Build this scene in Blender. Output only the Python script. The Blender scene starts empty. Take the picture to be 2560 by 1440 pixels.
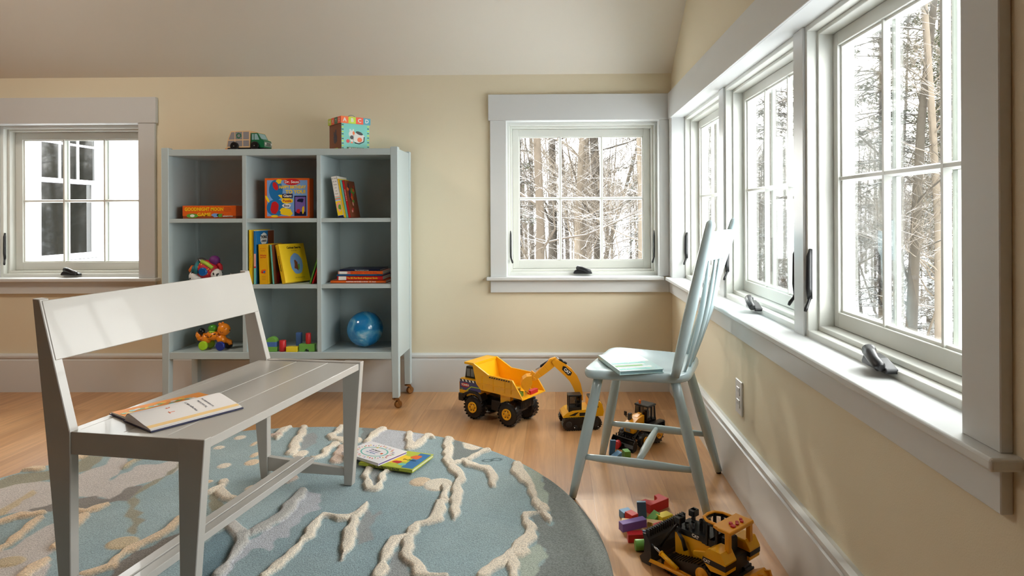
import bpy, bmesh, math, random
import numpy as np
from mathutils import Vector, Matrix
PI = math.pi
scene = bpy.context.scene
COL = scene.collection
R = math.radians

# ------------------------------------------------------------------ camera model
F_PX, PX, PY, YAW, ROLL, EYE = 1590.0, 1364.0, 537.0, .014, .0045, .95
def ray(x, y):
    u = (x-PX)/F_PX; v = -(y-PY)/F_PX
    c, s = math.cos(ROLL), math.sin(ROLL)
    u, v = c*u+s*v, -s*u+c*v
    c, s = math.cos(YAW), math.sin(YAW)
    return Vector((c*u-s, s*u+c, v))
def on_z(x, y, z=0.0):            # point of the horizontal plane z seen at that place of the photo
    d = ray(x, y); t = (z-EYE)/d.z
    return Vector((d.x*t, d.y*t, z))
def on_y(x, y, Y):
    d = ray(x, y); t = Y/d.y
    return Vector((d.x*t, Y, d.z*t+EYE))

# ------------------------------------------------------------------ materials
def srgb(r, g, b):
    def f(c):
        c /= 255.0
        return c/12.92 if c <= .04045 else ((c+.055)/1.055)**2.4
    return (f(r), f(g), f(b), 1.0)
MATS = {}
def mat(name, rgb=None, rough=.5, metal=0.0, coat=0.0, noise=0.0, nscale=20.0, bump=0.0, bscale=200.0, trans=0.0, sheen=0.0, emit=None):
    if name in MATS: return MATS[name]
    m = bpy.data.materials.new(name); m.use_nodes = True
    nt = m.node_tree; b = nt.nodes['Principled BSDF']
    col = srgb(*rgb) if rgb else (.8, .8, .8, 1)
    b.inputs['Base Color'].default_value = col
    b.inputs['Roughness'].default_value = rough
    b.inputs['Metallic'].default_value = metal
    b.inputs['Coat Weight'].default_value = coat
    b.inputs['Transmission Weight'].default_value = trans
    b.inputs['Sheen Weight'].default_value = sheen
    if emit:
        b.inputs['Emission Color'].default_value = col; b.inputs['Emission Strength'].default_value = emit
    tc = nt.nodes.new('ShaderNodeTexCoord')
    if noise > 0:
        n = nt.nodes.new('ShaderNodeTexNoise'); n.inputs['Scale'].default_value = nscale; n.inputs['Detail'].default_value = 4
        r = nt.nodes.new('ShaderNodeMapRange'); r.inputs[3].default_value = 1-noise; r.inputs[4].default_value = 1+noise
        mx = nt.nodes.new('ShaderNodeMix'); mx.data_type = 'RGBA'; mx.blend_type = 'MULTIPLY'; mx.inputs[0].default_value = 1
        nt.links.new(tc.outputs['Object'], n.inputs['Vector']); nt.links.new(n.outputs['Fac'], r.inputs[0])
        mx.inputs[6].default_value = col; nt.links.new(r.outputs[0], mx.inputs[7]); nt.links.new(mx.outputs[2], b.inputs['Base Color'])
    if bump > 0:
        n = nt.nodes.new('ShaderNodeTexNoise'); n.inputs['Scale'].default_value = bscale; n.inputs['Detail'].default_value = 3
        bp = nt.nodes.new('ShaderNodeBump'); bp.inputs['Strength'].default_value = bump; bp.inputs['Distance'].default_value = .002
        nt.links.new(tc.outputs['Object'], n.inputs['Vector']); nt.links.new(n.outputs['Fac'], bp.inputs['Height']); nt.links.new(bp.outputs[0], b.inputs['Normal'])
    MATS[name] = m
    return m

# ------------------------------------------------------------------ mesh builder
def rot_to(d):
    d = Vector(d).normalized()
    return d.to_track_quat('Z', 'Y').to_matrix()
class MB:
    def __init__(s, M=None): s.v = []; s.f = []; s.m = []; s.sm = []; s.M = M or Matrix()
    def add(s, vs, fs, m=0, smooth=False, M=None):
        T = s.M @ M if M is not None else s.M
        o = len(s.v); s.v += [tuple(T @ Vector(p)) for p in vs]
        for f in fs: s.f.append(tuple(i+o for i in f)); s.m.append(m); s.sm.append(smooth)
        return s
    def box(s, x0, x1, y0, y1, z0, z1, m=0, M=None):
        vs = [(x, y, z) for z in (z0, z1) for y in (y0, y1) for x in (x0, x1)]
        return s.add(vs, [(0,2,3,1),(4,5,7,6),(0,1,5,4),(2,6,7,3),(0,4,6,2),(1,3,7,5)], m, False, M)
    def cbox(s, c, d, m=0, M=None):
        return s.box(c[0]-d[0]/2, c[0]+d[0]/2, c[1]-d[1]/2, c[1]+d[1]/2, c[2]-d[2]/2, c[2]+d[2]/2, m, M)
    # rounded-edge box: chamfered by c
    def rbox(s, x0, x1, y0, y1, z0, z1, c=.002, m=0, M=None):
        c = min(c, (x1-x0)*.49, (y1-y0)*.49, (z1-z0)*.49)
        X = (x0, x1); Y = (y0, y1); Z = (z0, z1); vs = []; idx = {}
        for i in (0, 1):
            for j in (0, 1):
                for k in (0, 1):
                    sx = c if i == 0 else -c; sy = c if j == 0 else -c; sz = c if k == 0 else -c
                    for a in range(3):
                        p = [X[i]+sx, Y[j]+sy, Z[k]+sz]; p[a] = (X[i], Y[j], Z[k])[a]
                        idx[i, j, k, a] = len(vs); vs.append(p)
        fs = []
        q = lambda *t: fs.append(tuple(idx[u] for u in t))
        for a in range(3):
            b, d = [(1, 2), (2, 0), (0, 1)][a]
            for e in (0, 1):
                def k3(u, w):
                    t = [0, 0, 0]; t[a] = e; t[b] = u; t[d] = w; return (*t, a)
                l = [k3(0, 0), k3(1, 0), k3(1, 1), k3(0, 1)]
                q(*(l if e else l[::-1]))
        for a in range(3):      # edges along axis a
            b, d = [(1, 2), (2, 0), (0, 1)][a]
            for u in (0, 1):
                for w in (0, 1):
                    def kk(e, n):
                        t = [0, 0, 0]; t[a] = e; t[b] = u; t[d] = w; return (*t, n)
                    l = [kk(0, b), kk(1, b), kk(1, d), kk(0, d)]
                    q(*(l[::-1] if u == w else l))
        for i in (0, 1):
            for j in (0, 1):
                for k in (0, 1):
                    l = [(i, j, k, 0), (i, j, k, 1), (i, j, k, 2)]
                    q(*(l if (i+j+k) % 2 else l[::-1]))
        return s.add(vs, fs, m, False, M)
    def prism(s, poly, a0, a1, axis='y', m=0, M=None, smooth=False):
        # poly in the plane of the two other axes, in order (x,z) for y, (y,z) for x, (x,y) for z
        n = len(poly)
        def P(p, a): return {'y': (p[0], a, p[1]), 'x': (a, p[0], p[1]), 'z': (p[0], p[1], a)}[axis]
        vs = [P(p, a0) for p in poly]+[P(p, a1) for p in poly]
        area = sum(poly[i][0]*poly[(i+1) % n][1]-poly[(i+1) % n][0]*poly[i][1] for i in range(n))
        flip = (area > 0) != (axis in 'xz')
        fs = [(i, (i+1) % n, (i+1) % n+n, i+n) for i in range(n)]
        caps = [tuple(range(n))[::-1], tuple(range(n, 2*n))]
        if flip: fs = [f[::-1] for f in fs]; caps = [c[::-1] for c in caps]
        s.add(vs, fs, m, smooth, M); o = len(s.v)-2*n
        for c in caps: s.f.append(tuple(i+o for i in c)); s.m.append(m); s.sm.append(False)
        return s
    def cyl(s, p0, p1, r0, r1=None, n=16, m=0, cap=True, M=None, smooth=True):
        return s.tube([p0, p1], [r0, r0 if r1 is None else r1], n, m, cap, M, smooth)
    def tube(s, pts, rads, n=12, m=0, cap=True, M=None, smooth=True, flat=1.0, up=None):
        pts = [Vector(p) for p in pts]
        if not hasattr(rads, '__len__'): rads = [rads]*len(pts)
        vs = []; K = len(pts); prev = None
        for i, p in enumerate(pts):
            d = (pts[min(i+1, K-1)]-pts[max(i-1, 0)])
            d = d.normalized() if d.length > 1e-9 else Vector((0, 0, 1))
            if prev is None:
                u = Vector(up) if up else (Vector((0, 0, 1)) if abs(d.z) < .9 else Vector((1, 0, 0)))
            else: u = prev
            a = (u-d*u.dot(d)); a = a.normalized() if a.length > 1e-6 else d.orthogonal().normalized()
            b = d.cross(a); prev = a
            for k in range(n):
                t = 2*PI*k/n
                vs.append(p+(a*math.cos(t)*flat+b*math.sin(t))*rads[i])
        fs = [(i*n+k, i*n+(k+1) % n, (i+1)*n+(k+1) % n, (i+1)*n+k) for i in range(K-1) for k in range(n)]
        s.add(vs, fs, m, smooth, M); o = len(s.v)-K*n
        if cap:
            s.f.append(tuple(o+k for k in range(n))[::-1]); s.m.append(m); s.sm.append(False)
            s.f.append(tuple(o+(K-1)*n+k for k in range(n))); s.m.append(m); s.sm.append(False)
        return s
    def lathe(s, prof, axis0, axis1, n=24, m=0, M=None, smooth=True, ms=None):
        # prof: (distance along the axis, radius)
        a0 = Vector(axis0); d = (Vector(axis1)-a0).normalized(); R_ = rot_to(d); K = len(prof); vs = []
        for h, r in prof:
            for k in range(n):
                t = 2*PI*k/n; vs.append(a0+R_ @ Vector((r*math.cos(t), r*math.sin(t), h)))
        o = len(s.v)
        s.add(vs, [], m, smooth, M)
        for i in range(K-1):
            mm = ms[i] if ms else m
            for k in range(n):
                s.f.append(tuple(o+j for j in (i*n+k, i*n+(k+1) % n, (i+1)*n+(k+1) % n, (i+1)*n+k))); s.m.append(mm); s.sm.append(smooth)
        if prof[0][1] > 1e-5: s.f.append(tuple(o+k for k in range(n))[::-1]); s.m.append(ms[0] if ms else m); s.sm.append(False)
        if prof[-1][1] > 1e-5: s.f.append(tuple(o+(K-1)*n+k for k in range(n))); s.m.append(ms[-1] if ms else m); s.sm.append(False)
        return s
    def ball(s, c, r, n=20, m=0, M=None, rings=None):
        rr = r if hasattr(r, '__len__') else (r, r, r); K = rings or n//2; vs = [(c[0], c[1], c[2]-rr[2])]
        for i in range(1, K):
            p = -PI/2+PI*i/K
            for k in range(n):
                t = 2*PI*k/n; vs.append((c[0]+rr[0]*math.cos(p)*math.cos(t), c[1]+rr[1]*math.cos(p)*math.sin(t), c[2]+rr[2]*math.sin(p)))
        vs.append((c[0], c[1], c[2]+rr[2])); T = len(vs)-1
        fs = [(0, 1+(k+1) % n, 1+k) for k in range(n)]
        fs += [(1+i*n+k, 1+i*n+(k+1) % n, 1+(i+1)*n+(k+1) % n, 1+(i+1)*n+k) for i in range(K-2) for k in range(n)]
        fs += [(T, 1+(K-2)*n+k, 1+(K-2)*n+(k+1) % n) for k in range(n)]
        return s.add(vs, fs, m, True, M)
    def flat(s, poly, m=0, M=None):          # a printed shape: polygon in local xy lifted by its z, normal +z
        n = len(poly); area = sum(poly[i][0]*poly[(i+1) % n][1]-poly[(i+1) % n][0]*poly[i][1] for i in range(n))
        f = tuple(range(n)); z = 0
        return s.add([(p[0], p[1], p[2] if len(p) > 2 else z) for p in poly], [f if area > 0 else f[::-1]], m, False, M)
    def disc(s, cx, cy, rx, ry=None, m=0, M=None, n=20, z=0, rot=0, wob=0, seed=1):
        ry = rx if ry is None else ry; rnd = random.Random(seed); P = []
        for k in range(n):
            t = 2*PI*k/n; w = 1+wob*rnd.uniform(-1, 1); x = rx*w*math.cos(t); y = ry*w*math.sin(t)
            P.append((cx+x*math.cos(rot)-y*math.sin(rot), cy+x*math.sin(rot)+y*math.cos(rot), z))
        return s.flat(P, m, M)
    def rect(s, x0, x1, y0, y1, m=0, M=None, z=0): return s.flat([(x0, y0, z), (x1, y0, z), (x1, y1, z), (x0, y1, z)], m, M)
    def text(s, txt, size, M, m=0, align='CENTER', depth=.0001, squeeze=1.0, bold=0.0):
        cu = bpy.data.curves.new('t', 'FONT'); cu.body = txt; cu.size = size; cu.align_x = align; cu.align_y = 'CENTER'
        cu.resolution_u = 2; cu.offset = bold
        ob = bpy.data.objects.new('t', cu); COL.objects.link(ob)
        dg = bpy.context.evaluated_depsgraph_get()
        me = bpy.data.meshes.new_from_object(ob.evaluated_get(dg))
        S = Matrix.Diagonal((squeeze, 1, 1, 1))
        s.add([(v.co.x, v.co.y, depth) for v in me.vertices], [tuple(p.vertices) for p in me.polygons], m, False, M @ S)
        bpy.data.objects.remove(ob); bpy.data.meshes.remove(me); bpy.data.curves.remove(cu)
        return s
    def mesh(s, name, mats, angle=40, weld=False):
        me = bpy.data.meshes.new(name); me.from_pydata(s.v, [], s.f)
        for q in mats: me.materials.append(q)
        me.polygons.foreach_set('material_index', s.m); me.polygons.foreach_set('use_smooth', s.sm)
        me.update()
        return me
    def build(s, name, mats, parent=None, bevel=0, seg=2, subsurf=0, loc=None):
        mats = mats if isinstance(mats, (list, tuple)) else [mats]
        o = bpy.data.objects.new(name, s.mesh(name, mats)); COL.objects.link(o)
        if parent is not None: o.parent = parent
        if loc is not None: o.location = loc
        if bevel:
            b = o.modifiers.new('b', 'BEVEL'); b.width = bevel; b.segments = seg; b.limit_method = 'ANGLE'; b.angle_limit = R(35); b.harden_normals = False
            if seg > 1:
                pass
        if subsurf:
            u = o.modifiers.new('s', 'SUBSURF'); u.levels = subsurf; u.render_levels = subsurf
        return o
def tag(o, label=None, cat=None, group=None, kind=None):
    if label: o['label'] = label
    if cat: o['category'] = cat
    if group: o['group'] = group
    if kind: o['kind'] = kind
    return o
def thing(name, label, cat, loc=(0, 0, 0), rz=0, group=None, kind=None):
    o = bpy.data.objects.new(name, None); o.empty_display_size = .05; COL.objects.link(o)
    o.location = loc; o.rotation_euler = (0, 0, rz)
    return tag(o, label, cat, group, kind)
def struct(name, mb, mats, parent=None, **k):
    o = mb.build(name, mats, parent, **k)
    if parent is None: o['kind'] = 'structure'
    return o
def copy_tree(src, loc=None, rz=None, scale=None, label=None):
    c = src.copy(); COL.objects.link(c)
    for ch in src.children:
        d = ch.copy(); COL.objects.link(d); d.parent = c
        for g in ch.children:
            e = g.copy(); COL.objects.link(e); e.parent = d
    if loc is not None: c.location = loc
    if rz is not None: c.rotation_euler = (0, 0, rz)
    if scale is not None: c.scale = scale if hasattr(scale, '__len__') else (scale,)*3
    if label: c['label'] = label
    return c
def T(x=0, y=0, z=0): return Matrix.Translation((x, y, z))
def Rx(a): return Matrix.Rotation(a, 4, 'X')
def Ry(a): return Matrix.Rotation(a, 4, 'Y')
def Rz(a): return Matrix.Rotation(a, 4, 'Z')
# facing matrices for printing on a face: local xy plane -> vertical plane facing -Y / +X / -X
FACE_FRONT = Rx(PI/2)                      # normal -Y, text reads left to right along +X
FACE_RIGHT = Rz(PI/2) @ Rx(PI/2)           # normal +X, reads along +Y
FACE_LEFT = Rz(-PI/2) @ Rx(PI/2)           # normal -X, reads along -Y
SKY, SUN, FILL, EXPO = 13.5, 2.2, 21.0, 0.10
NTREE = 130
# ================================================================== MATERIALS OF THE ROOM
m_wall = mat('wall_paint', (226, 216, 190), .75, bump=.15, bscale=350)
m_dkwall = mat('brown_wall_paint', (132, 92, 60), .8)
m_ceil = mat('ceiling_paint', (232, 228, 217), .85, bump=.1, bscale=300)
m_trim = mat('white_trim_paint', (214, 217, 217), .32, noise=.01)
m_sash = mat('white_window_paint', (218, 220, 214), .35)
m_black = mat('black_hardware', (22, 23, 26), .35)
def glass_mat(name, tint=(1, 1, 1), refl=.06):
    m = bpy.data.materials.new(name); m.use_nodes = True; nt = m.node_tree
    for n in list(nt.nodes):
        if n.type != 'OUTPUT_MATERIAL': nt.nodes.remove(n)
    out = nt.nodes['Material Output']; t = nt.nodes.new('ShaderNodeBsdfTransparent'); t.inputs[0].default_value = (*tint, 1)
    g = nt.nodes.new('ShaderNodeBsdfGlossy'); g.inputs['Roughness'].default_value = .02
    mx = nt.nodes.new('ShaderNodeMixShader'); fr = nt.nodes.new('ShaderNodeLayerWeight'); fr.inputs[0].default_value = .12
    mul = nt.nodes.new('ShaderNodeMath'); mul.operation = 'MULTIPLY_ADD'; mul.inputs[1].default_value = .6; mul.inputs[2].default_value = refl
    nt.links.new(fr.outputs['Fresnel'], mul.inputs[0]); nt.links.new(mul.outputs[0], mx.inputs[0])
    nt.links.new(t.outputs[0], mx.inputs[1]); nt.links.new(g.outputs[0], mx.inputs[2]); nt.links.new(mx.outputs[0], out.inputs[0])
    MATS[name] = m; return m
m_glass = glass_mat('window_glass', (.97, .985, .98), .015)
def floor_mat():
    m = bpy.data.materials.new('oak_floor'); m.use_nodes = True; nt = m.node_tree; N = nt.nodes; L = nt.links; b = N['Principled BSDF']
    tc = N.new('ShaderNodeTexCoord'); mp = N.new('ShaderNodeMapping'); mp.inputs['Rotation'].default_value = (0, 0, PI/2)
    L.new(tc.outputs['Object'], mp.inputs[0])
    br = N.new('ShaderNodeTexBrick'); br.inputs['Scale'].default_value = 1; br.inputs['Brick Width'].default_value = 1.55; br.inputs['Row Height'].default_value = .127
    br.inputs['Mortar Size'].default_value = .0006; br.inputs['Mortar Smooth'].default_value = .3; br.inputs['Bias'].default_value = 0; br.offset = .37; br.offset_frequency = 3
    br.inputs['Color1'].default_value = (0, 0, 0, 1); br.inputs['Color2'].default_value = (1, 1, 1, 1); br.inputs['Mortar'].default_value = (.5, .5, .5, 1)
    L.new(mp.outputs[0], br.inputs[0])
    ramp = N.new('ShaderNodeValToRGB'); ramp.color_ramp.elements[0].color = srgb(184, 134, 86); ramp.color_ramp.elements[1].color = srgb(208, 160, 112)
    L.new(br.outputs['Color'], ramp.inputs[0])
    # grain stretched along the planks, shifted from plank to plank
    mp2 = N.new('ShaderNodeMapping'); mp2.inputs['Scale'].default_value = (1.6, 22, 1)
    L.new(mp.outputs[0], mp2.inputs[0])
    sh = N.new('ShaderNodeVectorMath'); sh.operation = 'ADD'; L.new(mp2.outputs[0], sh.inputs[0])
    sc = N.new('ShaderNodeVectorMath'); sc.operation = 'SCALE'; sc.inputs['Scale'].default_value = 7; L.new(br.outputs['Color'], sc.inputs[0]); L.new(sc.outputs[0], sh.inputs[1])
    n = N.new('ShaderNodeTexNoise'); n.inputs['Scale'].default_value = 1.6; n.inputs['Detail'].default_value = 9; n.inputs['Roughness'].default_value = .62; n.inputs['Distortion'].default_value = .9
    L.new(sh.outputs[0], n.inputs[0])
    r2 = N.new('ShaderNodeMapRange'); r2.inputs[1].default_value = .3; r2.inputs[2].default_value = .72; r2.inputs[3].default_value = .78; r2.inputs[4].default_value = 1.12
    L.new(n.outputs['Fac'], r2.inputs[0])
    mx = N.new('ShaderNodeMix'); mx.data_type = 'RGBA'; mx.blend_type = 'MULTIPLY'; mx.inputs[0].default_value = 1
    L.new(ramp.outputs[0], mx.inputs[6]); L.new(r2.outputs[0], mx.inputs[7])
    # knots
    mp3 = N.new('ShaderNodeMapping'); mp3.inputs['Scale'].default_value = (2.2, 6, 1); L.new(mp.outputs[0], mp3.inputs[0])
    n3 = N.new('ShaderNodeTexNoise'); n3.inputs['Scale'].default_value = 1.3; n3.inputs['Detail'].default_value = 2; L.new(mp3.outputs[0], n3.inputs[0])
    r3 = N.new('ShaderNodeMapRange'); r3.inputs[1].default_value = .63; r3.inputs[2].default_value = .78; r3.inputs[3].default_value = 1; r3.inputs[4].default_value = .7
    L.new(n3.outputs['Fac'], r3.inputs[0])
    mx3 = N.new('ShaderNodeMix'); mx3.data_type = 'RGBA'; mx3.blend_type = 'MULTIPLY'; mx3.inputs[0].default_value = 1
    L.new(mx.outputs[2], mx3.inputs[6]); L.new(r3.outputs[0], mx3.inputs[7])
    mg = N.new('ShaderNodeMix'); mg.data_type = 'RGBA'; L.new(br.outputs['Fac'], mg.inputs[0]); L.new(mx3.outputs[2], mg.inputs[6]); mg.inputs[7].default_value = srgb(140, 98, 62)
    L.new(mg.outputs[2], b.inputs['Base Color'])
    b.inputs['Roughness'].default_value = .34; b.inputs['Coat Weight'].default_value = .25; b.inputs['Coat Roughness'].default_value = .22
    bp = N.new('ShaderNodeBump'); bp.inputs['Strength'].default_value = .25; bp.inputs['Distance'].default_value = .0008; bp.invert = True
    L.new(br.outputs['Fac'], bp.inputs['Height']); L.new(bp.outputs[0], b.inputs['Normal'])
    return m
m_floor = floor_mat()

# ================================================================== SHELL
WX, WY = .631, 3.431            # inner faces of the right wall and of the back wall
LX, FY = -4.3, -2.6             # left wall, wall behind the camera
OB = (-.259, .563)              # opening of the back window (x)
OL = (-3.074, -2.252)           # opening of the left window (x)
OZ = (.600, 1.457)
OR = (.968, 3.335)              # opening in the right wall (y)
SL = .646                       # pitch of the sloping ceiling
CT = 2.75
def zc(y): return min(CT, 1.708+(WY-y)*SL)
yk = WY-(CT-1.708)/SL
b = MB()
ZT = 1.78
b.box(LX-.2, OL[0], WY, WY+.168, -.02, ZT); b.box(OL[1], OB[0], WY, WY+.168, -.02, ZT); b.box(OB[1], WX+.168, WY, WY+.168, -.02, ZT)
for o in (OL, OB):
    b.box(o[0], o[1], WY, WY+.168, -.02, OZ[0]); b.box(o[0], o[1], WY, WY+.168, OZ[1], ZT)
struct('wall_back', b, m_wall)
b = MB()
top = [(OR[1], zc(OR[1])+.06), (WY, 1.77)]
b.box(WX, WX+.168, FY, OR[0], -.02, OZ[1]); b.box(WX, WX+.168, OR[1], WY, -.02, OZ[1]); b.box(WX, WX+.168, OR[0], OR[1], -.02, OZ[0])
b.prism([(FY, OZ[1]), (WY, OZ[1]), (WY, 1.76), (yk, CT+.06), (FY, CT+.06)], WX, WX+.168, 'x')
struct('wall_right', b, m_wall)
# wall at the left, with an opening to the landing
b = MB(); b.prism([(FY, -.02), (WY, -.02), (WY, 1.76), (yk, CT+.06), (FY, CT+.06)], LX-.2, LX, 'x'); struct('wall_left', b, m_dkwall)
b = MB()
b.box(LX, WX, FY-.2, FY, -.02, CT+.06)
struct('wall_front', b, m_dkwall)
b = MB(); b.box(LX-.2, WX+.168, FY-.2, WY+.168, -.2, 0); struct('floor', b, m_floor)
b = MB(); b.prism([(FY-.2, CT), (yk, CT), (WY+.3, 1.708-.3*SL), (WY+.3, 1.83-.3*SL), (yk+.05, CT+.14), (FY-.2, CT+.14)], LX-.2, WX+.168, 'x'); struct('ceiling', b, m_ceil)

# ---- baseboards
def base_profile(): return [(0, 0), (.02, 0), (.02, .172), (.015, .176), (.015, .184), (.022, .188), (.022, .198), (.012, .207), (0, .207)]
bb = MB(); bb.prism([(WY-p[0], p[1]) for p in base_profile()], LX, WX-.001, 'x'); struct('baseboard_back', bb, m_trim)
bb = MB(); bb.prism([(WX-p[0], p[1]) for p in base_profile()], FY, WY-.021, 'y'); struct('baseboard_right', bb, m_trim)
bb = MB(); bb.prism([(LX+p[0], p[1]) for p in base_profile()], FY, WY-.021, 'y'); struct('baseboard_left', bb, m_trim)

# ---- casings, stool and apron (local frame: u along the wall, v into the room is negative, z up)
def trims(n, M, u0, u1, o0, o1, left=True, right=True, end0=.02, end1=.02, headz=(1.457, 1.597)):
    t = .018
    def put(name, mb): struct('trim_%d' % n[0], mb, m_trim, bevel=.0015, seg=1); n[0] += 1
    if left: c = MB(M); c.box(u0, o0, -t, 0, .618, headz[0]); put('c', c)
    if right: c = MB(M); c.box(o1, u1, -t, 0, .618, headz[0]); put('c', c)
    c = MB(M); c.box(u0-(.009 if left else 0), u1+(.009 if right and end1 > .0 else 0), -t-.005, 0, headz[0], headz[1]); put('h', c)
    c = MB(M); c.rbox(u0-end0, u1+end1, -.045, .05, .599, .618, .003); put('s', c)
    c = MB(M); c.box(u0, u1, -t, 0, .533, .599); put('a', c)
NT = [1]
Mb = T(0, WY, 0)
trims(NT, Mb, -.345, .613, OB[0], OB[1], end0=.02, end1=-.03)
trims(NT, Mb, OL[0]-.088, -2.164, OL[0], OL[1])
Mr = T(WX, 0, 0) @ Rz(-PI/2)           # local u -> world -Y, local v -> world +X ... u = -Y
trims(NT, Mr, -3.413, -.885, -OR[1], -OR[0], end0=-.03, end1=.02)

# ---- window units
WN = [1]
def window(M, o0, o1, g0, g1, gz0, gz1, gd, fd, jamb=True, crank=.5, levers=(True, True), lev=(.66, .86), sidejamb=(True, True), flip=False):
    """M: wall frame (u along the wall, v outward); o0..o1 opening; g glass; gd depth of the glass; fd depth of the frame front."""
    n = WN[0]; WN[0] += 1
    z0, z1 = .618, 1.457
    root = thing('window_%d' % n, None, None); root['kind'] = 'structure'
    def ring(mb, a0, a1, b0, b1, c0, c1, d0, d1, v0, v1):   # outer rect a,b (u,z) minus inner rect c,d
        mb.box(a0, c0, v0, v1, b0, b1); mb.box(c1, a1, v0, v1, b0, b1)
        mb.box(c0, c1, v0, v1, b0, d0); mb.box(c0, c1, v0, v1, d1, b1)
    f = MB(M)
    sl, sr = g0-o0, o1-g1; sb, st = gz0-z0, z1-gz1
    def lev_(k): return (o0+sl*k, o1-sr*k, z0+sb*k, z1-st*k)
    A, B_, C_, D_ = lev_(0), lev_(.24), lev_(.42), lev_(.56)
    ring(f, A[0], A[1], A[2]-.018, A[3], B_[0], B_[1], B_[2], B_[3], fd, .168)
    ring(f, B_[0], B_[1], B_[2], B_[3], C_[0], C_[1], C_[2], C_[3], fd+.028, .168)
    ring(f, C_[0], C_[1], C_[2], C_[3], D_[0], D_[1], D_[2], D_[3], gd-.012, .168)
    fo = f.build('window_frame', m_sash, root, bevel=.0012, seg=1)
    # outside casing
    s = MB(M); ring(s, C_[0]+.001, C_[1]-.001, C_[2]+.001, C_[3]-.001, g0, g1, gz0, gz1, gd-.025, gd+.02)
    # glazing bead
    ring(s, g0-.001, g1+.001, gz0-.001, gz1+.001, g0+.006, g1-.006, gz0+.006, gz1-.006, gd-.016, gd-.004)
    so = s.build('sash', m_sash, root, bevel=.001, seg=1)
    mu = MB(M); w = g1-g0; hw = .0085
    for k in (1, 2):
        u = g0+w*k/3
        mu.prism([(u-hw, gd-.006), (u-.004, gd-.02), (u+.004, gd-.02), (u+hw, gd-.006)], gz0, gz1, 'z'); mu.box(u-hw, u+hw, gd+.006, gd+.016, gz0, gz1)
    zm = (gz0+gz1)/2
    mu.prism([(gd-.006, zm-hw), (gd-.0195, zm-.004), (gd-.0195, zm+.004), (gd-.006, zm+hw)], g0, g1, 'x'); mu.box(g0, g1, gd+.006, gd+.0155, zm-hw, zm+hw)
    mu.build('muntin_grid', m_sash, root)
    p = MB(M); p.box(g0-.004, g1+.004, gd-.002, gd+.002, gz0-.004, gz1+.004); p.build('glass_pane', m_glass, root)
    # locking levers
    fz = z0+(lev[0]-.618)
    for side, on in zip((0, 1), levers):
        if not on: continue
        u = (B_[0]+.003) if side == 0 else (B_[1]-.003); sg = 1 if side == 0 else -1
        l = MB(M)
        v = fd+.02
        l.tube([(u, v-.012, lev[1]), (u+sg*.001, v-.017, lev[1]-.02), (u+sg*.001, v-.018, lev[0]+.05), (u+sg*.001, v-.016, lev[0]+.02)], [.004, .0085, .009, .0075], 8, flat=.6)
        l.tube([(u+sg*.001, v-.016, lev[0]+.024), (u+sg*.004, v-.022, lev[0]+.010), (u+sg*.010, v-.03, lev[0]-.004), (u+sg*.012, v-.033, lev[0]-.012)], [.0055, .0045, .0055, .004], 8)
        l.build('lock_lever', m_black, root)
    # crank operator
    if crank is not None:
        c = MB(M); u = o0+(o1-o0)*crank; zb = .618+.010
        q = -1 if flip else 1
        v0 = fd+.002
        c.prism([(u-.05, zb+.0), (u+.052, zb+.0), (u+.05, zb+.010), (u+.01, zb+.024), (u-.02, zb+.028), (u-.042, zb+.02), (u-.05, zb+.008)], v0-.026, v0+.002, 'y')
        c.build('crank_cover', m_black, root, bevel=.004, seg=3)
        h = MB(M); zb2 = zb+.02
        h.ball((u-.024, v0-.02, zb2+.012), (.013, .013, .014), 14)
        h.tube([(u-.026, v0-.022, zb2+.013), (u-.004, v0-.028, zb2+.008), (u+.018, v0-.031, zb2+.0), (u+.040, v0-.031, zb2-.007), (u+.046, v0-.031, zb2-.008)], [.0135, .0125, .0115, .0110, .006], 12)
        h.build('crank_handle', m_black, root)
    return root
window(Mb, OB[0], OB[1], -.199, .496, .694, 1.387, .145, .055, crank=.50, lev=(.698, .862))
window(Mb, OL[0], OL[1], -3.004, -2.309, .694, 1.387, .145, .055, crank=.49, lev=(.698, .862))
UN = [((.968, 1.738), 1.361), ((1.808, 2.553), 2.180), ((2.623, 3.335), 2.963)]
for (y0, y1), c in UN:
    window(Mr, -y1, -y0, -c-.333, -c+.333, .688, 1.396, .144, .052, crank=.53, lev=(.700, .855))
# mullion posts and jamb lining of the long opening
b = MB(); b.box(WX-.0165, WX+.055, OR[1]-.0015, OR[1]+.012, .6175, 1.4565); b.box(WX-.0165, WX+.055, OR[0]-.012, OR[0]+.0015, .6175, 1.4565)
b.box(WX-.017, WX+.168, OR[0], OR[1], 1.4565, 1.47); struct('trim_20', b, m_trim)
for k, (a, c) in enumerate(((1.738, 1.808), (2.553, 2.623))):
    b = MB(); b.box(WX+.045, WX+.168, a, c, .610, 1.457); struct('trim_%d' % (21+k), b, m_trim, bevel=.002, seg=1)
b = MB(); b.box(OR[0]*0+WX+.045, WX+.168, OR[0], OR[1], .59, .618); struct('trim_23', b, m_trim)
for k, o in enumerate((OB, OL)):
    b = MB(); b.box(o[0], o[1], WY+.045, WY+.168, .59, .618); b.box(o[0], o[1], WY-.017, WY+.168, 1.4565, 1.468); b.box(o[0]-.01, o[0]+.0015, WY-.0165, WY+.056, .6175, 1.4565); b.box(o[1]-.0015, o[1]+.01, WY-.0165, WY+.056, .6175, 1.4565)
    struct('trim_%d' % (24+k), b, m_trim)
# outside casing of the windows (seen through the glass)
m_ext = mat('exterior_white', (236, 238, 240), .5)

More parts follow.
